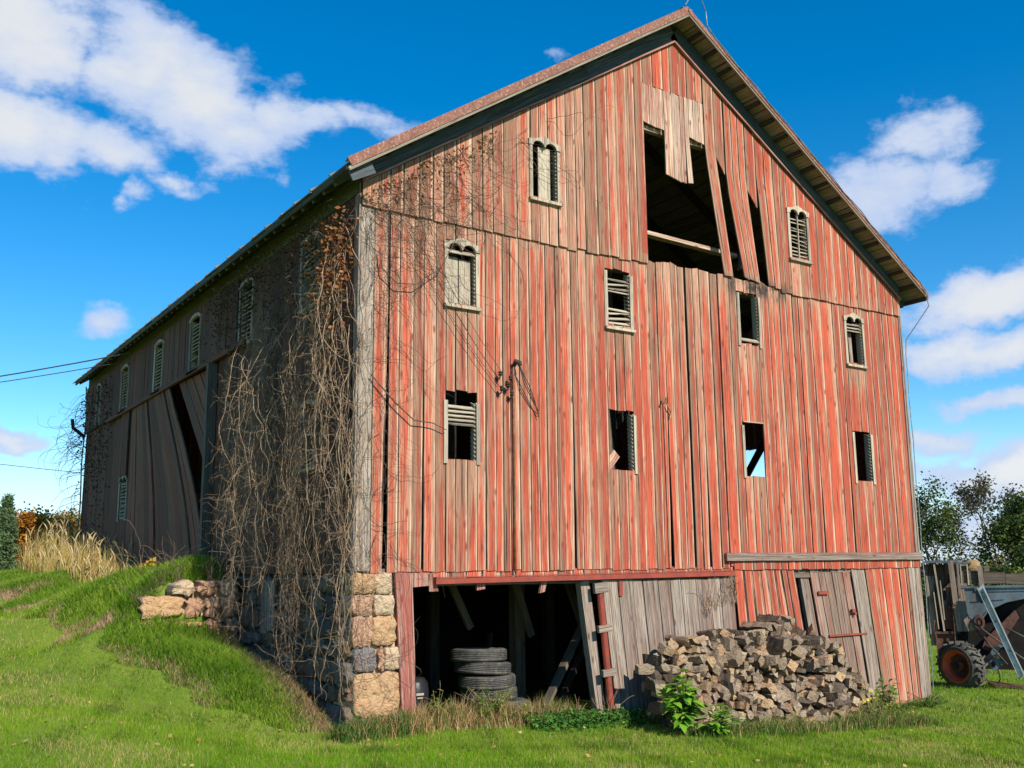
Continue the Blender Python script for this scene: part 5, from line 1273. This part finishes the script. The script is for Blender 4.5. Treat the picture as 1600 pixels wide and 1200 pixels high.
# rank growth along the foot of the gable wall
N = 26000; x = NR.uniform(-.3, 12.1, N); y = -np.abs(NR.normal(.0, .16, N))-.10+np.where((x > .9) & (x < 3.9), NR.uniform(-.0, .5, N), 0)
pile = (x > 4.3) & (x < 9.8); y = np.where(pile, -1.45-np.abs(NR.normal(0, .16, N)), y)
dens_ = np.where(x < 3.3, 1, np.where(pile, .6, np.where(x < 4.4, .4, .45))); k = NR.uniform(0, 1, N) < dens_; x, y = x[k], y[k]; n = len(x)
t3 = NR.uniform(0, 1, n); pdry = np.interp(x, [-.3, .2, .8, 2.6, 3.3, 4.4, 6, 8.5, 9.5, 12], [.1, .25, .7, .65, .4, .12, .3, .3, .12, .05]); isd = t3 < pdry
col = np.array([.085, .17, .03])*NR.uniform(.6, 1.5, (n, 1)); dc = np.array([[.60, .36, .17], [.66, .47, .22], [.42, .23, .11]])[NR.randint(0, 3, n)]; col[isd] = dc[isd]*NR.uniform(.7, 1.1, (isd.sum(), 1))
h = NR.uniform(.10, .38, n)*(.6+.7*nz(x, y, 5, 33))*np.interp(x, [0, 1, 3.2, 4, 9, 10, 12], [.9, 1.15, 1.0, .6, 1, .6, .5])
Vw, Fw, Cw = blades(x, y, h, np.full(n, .008), NR.uniform(.15, .9, n), col, seg2=True)
npmesh('wall_foot_grass', Vw, Fw, Cw, M['blade'], kind='stuff'); tag(D.objects['wall_foot_grass'], 'ragged green and tan grass along the foot of the red wall', 'grass')

# ------------------------------------------------------------------ leafy plants
def leaf3(P, d, L, W_, col, bend=.3):
    """one broad leaf as a 3x3 patch: pointed, folded along the midrib and drooping"""
    d = d/np.linalg.norm(d); s = np.cross(d, [0, 0, 1.]); s /= np.linalg.norm(s)+1e-9; u_ = np.cross(s, d)
    V = []; 
    for t_, w_ in ((0, .05), (.3, .95), (.62, .8), (1, .02)):
        c_ = P+d*L*t_-np.array([0, 0, 1])*bend*L*t_*t_
        V += [c_-s*W_*.5*w_+u_*W_*.12*w_, c_, c_+s*W_*.5*w_+u_*W_*.12*w_]
    F = []
    for r_ in range(3):
        for c_ in range(2): F.append([r_*3+c_, r_*3+c_+1, r_*3+c_+4, r_*3+c_+3])
    return np.array(V), np.array(F), np.tile(np.array(col), (12, 1))
def broadleaf(name, lab, cat, loc, hgt, rad_, nstem, nleaf, L, cols, group=None, seed=1, flowers=None):
    rs_ = np.random.RandomState(seed); root = thing(name, lab, cat, loc, group); mb = MB(); V = []; F = []; C = []; b = 0; FV = []
    for s_ in range(nstem):
        a = rs_.uniform(0, 6.28); r_ = rad_*rs_.uniform(.2, 1); tip = np.array([math.cos(a)*r_, math.sin(a)*r_, hgt*rs_.uniform(.55, 1)*(1-.35*(r_/rad_)**2)]); mid_ = tip*np.array([.35, .35, .55])
        mb.tube([(0, 0, -.03), tuple(mid_), tuple(tip)], [.008, .006, .003], 4)
        for k in range(nleaf):
            t_ = .25+.75*(k+rs_.uniform(0, .8))/nleaf; P = (1-t_)**2*np.zeros(3)+2*t_*(1-t_)*mid_+t_*t_*tip; a2 = rs_.uniform(0, 6.28)
            v, f, c = leaf3(P, np.array([math.cos(a2), math.sin(a2), rs_.uniform(-.1, .6)]), L*rs_.uniform(.6, 1.2), L*rs_.uniform(.4, .62), np.array(cols[rs_.randint(len(cols))])*rs_.uniform(.8, 1.2), rs_.uniform(.1, .5))
            V.append(v); F.append(f+b); C.append(c); b += 12
        if flowers: FV.append(tip)
    mb.build('stem', M['stalk'], root, recalc=False); npmesh('foliage', np.concatenate(V), [np.concatenate(F)], np.concatenate(C), M['leaf'], root)['kind'] = 'stuff'
    if flowers:
        P = np.concatenate([np.array(FV)+rs_.normal(0, .03, (len(FV), 3)) for _ in range(7)]); v, f, c = leafset(P, .035, flowers, asp=1); npmesh('flower', v, [f], c, M['leaf'], root)['kind'] = 'stuff'
    return root
M['stalk'] = simple('green stalk', (.12, .16, .04), (.20, .15, .07), 8)
G1 = [(.18, .38, .03), (.12, .29, .025), (.24, .43, .05)]; G2 = [(.09, .21, .03), (.06, .15, .025), (.14, .26, .04)]; G3 = [(.28, .33, .05), (.36, .33, .08), (.17, .25, .045)]
broadleaf('leafy_weed', 'bright green broad-leaved bush at the left end of the firewood heap', 'bush', (4.25, -1.60, h1(4.25, -1.60)), .90, .42, 18, 11, .24, G1, seed=3)
broadleaf('leafy_weed', 'lower bright green sprawl of the broad-leaved bush beside the lawn', 'bush', (4.70, -1.75, h1(4.70, -1.75)), .45, .32, 12, 8, .17, G1, seed=4)
broadleaf('dock_plant', 'dark green dock-like weed at the right end of the firewood heap', 'weed', (9.75, -.75, h1(9.75, -.75)), .74, .36, 16, 8, .17, G2, seed=5)
broadleaf('bramble', 'yellow green weed sprawling at the foot of the firewood heap near its middle', 'weed', (6.6, -1.5, h1(6.6, -1.5)), .32, .55, 16, 8, .06, G3, seed=15)
broadleaf('goldenrod', 'thin weed with small yellow flowers in front of the firewood heap', 'weed', (8.3, -1.55, h1(8.3, -1.55)), .62, .3, 9, 9, .06, G3, seed=6, flowers=[(.65, .5, .05), (.7, .6, .1)])
broadleaf('bramble', 'yellow green leafy weed before the tyre stack', 'weed', (2.2, .05, h1(2.2, -.1)), .60, .60, 26, 11, .07, G3, seed=7)
broadleaf('bramble', 'bright green weed at the left foot of the tyre stack', 'weed', (1.95, -.05, h1(1.95, -.1)), .55, .2, 7, 8, .08, G1, seed=8)
broadleaf('bramble', 'small green weed close to the left door jamb', 'weed', (1.25, .0, h1(1.25, -.1)), .50, .32, 14, 9, .07, G3, seed=9)
broadleaf('bramble', 'low leafy weed by the bottom right corner of the barn', 'weed', (11.4, -.45, h1(11.4, -.45)), .28, .6, 16, 8, .08, G2, seed=10)
broadleaf('bramble', 'tangle of greenish weeds right of the firewood heap', 'weed', (9.1, -1.2, h1(9.1, -1.2)), .55, .6, 30, 10, .08, G3, seed=12)
broadleaf('bramble', 'green creeper leaves climbing beside the sagging side door', 'weed', (-.25, 5.9, 1.95), .75, .2, 8, 8, .09, G2, seed=11)
# ground ivy mat in front of the doorway
n = 5200; x = NR.uniform(2.5, 5.9, n); y = -.28-np.abs(NR.normal(0, .17, n))*1.2; k = NR.uniform(0, 1, n) < .45+.55*nz(x, y, 2.5, 31); x, y = x[k], y[k]
P = np.stack([x, y, H(x, y)+NR.uniform(.0, .20, len(x))*np.exp(-((y+.3)/.3)**2)], 1); v, f, c = leafset(P, .055, [(.08, .20, .035), (.11, .25, .04), (.06, .15, .03)], nrm=(0, 0, 1.5), asp=.95)
npmesh('ground_ivy', v, [f], c, M['leaf'], kind='stuff'); tag(D.objects['ground_ivy'], 'low mat of round green leaves along the doorway sill', 'ground cover')
# bare dead stalks in front of the doorway and on the ramp
def stalks(name, lab, pts, hh, nb, seed, mt_='vine'):
    R.seed(seed); mb = MB(); o = Vector(pts[0])
    for p in pts:
        for k in range(nb): vine_strand(mb, (p[0]+R.uniform(-.06, .06), p[1]+R.uniform(-.06, .06), p[2]), hh*R.uniform(.6, 1.1), (R.uniform(-.5, .5), R.uniform(-.3, .3), 1), .05, .22, -.05, R.uniform(.003, .006), 4)
    ob = mb.build(name, M[mt_], origin=o, smooth=True); tag(ob, lab, 'stalks'); return ob
stalks('dead_stalks', 'bare twigs standing before the left part of the doorway', [(1.5, .1, -.05), (1.75, .05, -.05), (2.05, .1, -.05), (1.25, .15, -.05)], .65, 6, 41)
stalks('dead_stalks', 'bare twig fork standing before the right part of the doorway', [(3.55, .0, -.15), (3.6, -.02, -.15)], .55, 2, 42)
stalks('dead_stalks', 'curled dry stalks at the foot of the grey door post', [(4.0, -.2, -.15), (4.1, -.2, -.15), (3.95, -.15, -.15)], .6, 5, 43)
stalks('dead_stalks', 'long arching dry stems at the foot of the sagging side door', [(-.5, 6.2, 1.95), (-.45, 7.4, 1.95), (-.6, 8.6, 1.98), (-.5, 10.5, 2.0), (-.8, 5.6, 1.9)], 1.25, 6, 44)
stalks('dead_stalks', 'dry brown stems fallen over the stone retaining wall', [(-1.3, 4.6, 1.9), (-1.0, 4.55, 1.95), (-.5, 4.5, 1.95), (-.2, 4.5, 1.9), (-1.6, 4.5, 1.6)], .8, 9, 45, 'vinedark')
stalks('dead_stalks', 'pale tangle of dry twigs hanging above the firewood heap', [(6.4, -.12, 1.45), (6.6, -.12, 1.5), (6.8, -.1, 1.5), (6.2, -.14, 1.35)], .75, 11, 46)
R.seed(77)
# yellow leaves lying on the ramp
n = 150; P = np.stack([NR.normal(-.6, .25, n), NR.normal(7.6, .4, n), np.zeros(n)], 1); P[:, 2] = H(P[:, 0], P[:, 1])+NR.uniform(.08, .28, n); v, f, c = leafset(P, .09, [(.62, .42, .04), (.6, .3, .04)], nrm=(0, 0, 1))
npmesh('yellow_weed', v, [f], c, M['leaf'], origin=(-.6, 7.6, 2))['kind'] = 'stuff'; tag(D.objects['yellow_weed'], 'clump of bright yellow leaves at the foot of the side wall', 'weed')

# ------------------------------------------------------------------ trees
def tree(name, lab, base, hgt, crad, nleaf, lsize, cols, seed, bare=.0, c0=.3, group=None, shape='round', depth=5, trunk_r=None, spread=.55):
    rs_ = random.Random(seed); root = thing(name, lab, 'tree' if hgt > 3.2 else 'bush', base, group); mb = MB(); tips = []
    tr = trunk_r or hgt*.018
    def grow(p, d, L, r_, lv):
        pts = [p]; v = d.copy(); n = 5
        for i in range(n):
            v = (v+Vector((rs_.gauss(0, .16), rs_.gauss(0, .16), rs_.gauss(.05, .10)))).normalized(); pts.append(pts[-1]+v*L/n)
        mb.tube(pts, [r_*(1-.45*i/n) for i in range(n+1)], 5 if lv > 1 else 7, cap=False)
        if lv >= depth: tips.append(pts[-1]); tips.append(pts[-2]); tips.append(pts[-3]); return
        for k in range(rs_.choice([2, 3, 3])):
            a = rs_.uniform(0, 6.28); e = rs_.uniform(spread*.6, spread*1.35); o_ = v.orthogonal().normalized(); o_ = Matrix.Rotation(a, 3, v)@o_
            st = pts[rs_.choice([3, 4, 5, 5])]; grow(st, (v*math.cos(e)+o_*math.sin(e)).normalized(), L*rs_.uniform(.62, .86), r_*.55, lv+1)
    k = 1/(1+.74+.74**2+.74**3+.5)
    grow(Vector((0, 0, -.1)), Vector((0, 0, 1)), hgt*k*1.15, tr, 1)
    zmax = max(t.z for t in tips); rmax = max(math.hypot(t.x, t.y) for t in tips)
    sx, sz = crad/max(rmax, .1), hgt/zmax
    mb.V = [(v[0]*sx, v[1]*sx, v[2]*sz) for v in mb.V]
    mb.build('trunk', M['bark'], root, smooth=True, recalc=False)
    if nleaf:
        T = np.array([(t.x*sx, t.y*sx, t.z*sz) for t in tips]); rn = np.random.RandomState(seed)
        wgt = rn.uniform(0, 1, len(T))**2 if bare else rn.uniform(.3, 1, len(T)); wgt /= wgt.sum(); i = rn.choice(len(T), nleaf, p=wgt)
        P = T[i]+rn.normal(0, crad*.075, (nleaf, 3)); k = P[:, 2] > hgt*c0*.6; P = P[k]
        v, f, c = leafset(P, lsize, cols, .3, asp=.7); npmesh('crown', v, [f], c, M['leaf'], root)
    return root
def bushy(name, lab, base, hgt, crad, nleaf, lsize, cols, seed, cat='bush', cone=False, group=None):
    """leaf clumps on short limbs, crown down to the ground"""
    rn = np.random.RandomState(seed); root = thing(name, lab, cat, base, group); mb = MB(); P = []
    nc = 46 if not cone else 90
    for k in range(nc):
        a = rn.uniform(0, 6.28); z = rn.uniform(.12, 1)
        env = (1-z)**.8*1.0+.05 if cone else math.sqrt(max(0, 1-((z-.45)/.58)**2)); r_ = env*rn.uniform(.35, 1)
        c_ = np.array([math.cos(a)*r_*crad, math.sin(a)*r_*crad, z*hgt*(1 if cone else rn.uniform(.9, 1.08))])
        mb.tube([(0, 0, max(0, c_[2]*.3-.1)), (c_[0]*.5, c_[1]*.5, c_[2]*.75), tuple(c_)], [hgt*.012, hgt*.008, hgt*.003], 4, cap=False)
        s_ = crad*(.10 if cone else rn.uniform(.10, .22)); m_ = int(nleaf/nc); q = rn.normal(0, 1, (m_, 3))*np.array([s_, s_, s_*(1.6 if cone else .85)]); P.append(c_+q)
    mb.tube([(0, 0, -.1), (0, 0, hgt*.85)], [hgt*.03, hgt*.008], 6, cap=False)
    mb.build('trunk', M['bark'], root, smooth=True, recalc=False)
    P = np.concatenate(P); P = P[P[:, 2] > -.05]
    v, f, c = leafset(P, lsize, cols, .3, asp=.45 if cone else .7, droop=-.8 if cone else 0); npmesh('crown', v, [f], c, M['leaf'], root)
    return root
DG = [(.045, .075, .022), (.07, .10, .03), (.035, .055, .02)]; MG = [(.09, .13, .03), (.13, .16, .035), (.06, .09, .025)]; OR = [(.42, .17, .025), (.50, .24, .04), (.30, .11, .02)]; YG = [(.22, .20, .04), (.30, .25, .06), (.14, .15, .03)]
def at(px, dist):     # ground point straight out along an azimuth (degrees) at a distance
    x = CAM.x+math.sin(rad(px))*dist; y = CAM.y+math.cos(rad(px))*dist; return (x, y, h1(x, y)-.1)
# left of the barn
bushy('cedar_tree', 'narrow grey green cedar at the far left edge of the lawn', at(7.0, 33), 2.35, .50, 15000, .10, [(.14, .21, .09), (.10, .16, .07), (.18, .25, .11)], 51, 'tree', True)
bushy('autumn_bush', 'orange autumn bush between the cedar and the barn', at(8.6, 36), 2.1, .95, 11000, .09, OR, 52)
bushy('green_shrub', 'dark green shrub behind the cedar and the orange bush', at(8.2, 42), 2.3, 1.2, 9000, .13, DG+MG, 53)
bushy('yellow_shrub', 'yellowing shrub between the orange bush and the barn corner', at(9.9, 43), 2.5, 1.3, 9000, .12, YG+OR[:1], 54)
tree('grey_tree', 'half bare pale tree just left of the far barn corner', at(10.3, 48), 3.1, 1.5, 5200, .11, [(.30, .24, .14), (.20, .18, .08), (.36, .24, .10)], 55, bare=1)
bushy('green_shrub', 'low green shrub at the far left edge of the picture', at(6.6, 40), 1.7, 1.2, 7000, .12, DG, 56)
# right of the barn
tree('oak_tree', 'dark leafy tree with open limbs just right of the barn', at(56.2, 62), 8.0, 4.2, 7500, .16, DG+MG[:2], 61, c0=.3, depth=6, trunk_r=.16)
tree('tall_tree', 'tall thinly leaved tree standing against the clouds at the right', at(58.9, 66), 8.8, 3.4, 5600, .17, [(.10, .09, .05), (.07, .08, .035), (.13, .10, .06)], 62, bare=1, depth=6, trunk_r=.17, spread=.42)
tree('edge_tree', 'dense green tree cut by the right edge of the picture', at(61.6, 58), 7.2, 3.4, 15000, .17, MG+DG, 63, depth=6, trunk_r=.18)
R.seed(88)
for i, (a_, d_, h_, r_, cc, lb) in enumerate([(55.3, 70, 3.6, 4.0, DG, 'dark green shrub touching the right barn corner'), (57.4, 66, 3.2, 3.4, MG, 'rounded green shrub behind the harvester cab'), (58.8, 72, 3.9, 4.2, YG, 'yellow green shrub below the tall thin tree'), (60.6, 64, 3.2, 3.6, DG, 'dark shrub right of the tall thin tree'),
                                              (62.2, 52, 3.6, 3.2, MG+YG[:1], 'sunlit green shrub under the dense right tree'), (64.5, 66, 4.6, 4.6, MG, 'large green shrub at the far right edge'), (53.6, 74, 3.8, 4.5, DG, 'green shrub hidden mostly behind the barn corner')]):
    bushy('hedge_shrub', lb, at(a_, d_), h_, r_, 9000, .20, cc, 70+i, group='shrubs along the field edge')

# fallen leaves scattered over the lawn
n = 520; dd = NR.uniform(7, 20, n); aa = YAW+NR.uniform(-.55, .55, n); x = CAM.x+np.sin(aa)*dd; y = CAM.y+np.cos(aa)*dd; k = ~inbarn(x, y); x, y = x[k], y[k]
P = np.stack([x, y, H(x, y)+.035], 1); v, f, c = leafset(P, .055, [(.50, .30, .10), (.40, .20, .07), (.55, .42, .16)], nrm=(0, 0, 2.5), asp=.8)
npmesh('fallen_leaves', v, [f], c, M['leaf'], kind='stuff'); tag(D.objects['fallen_leaves'], 'scattered brown fallen leaves on the lawn', 'leaves')
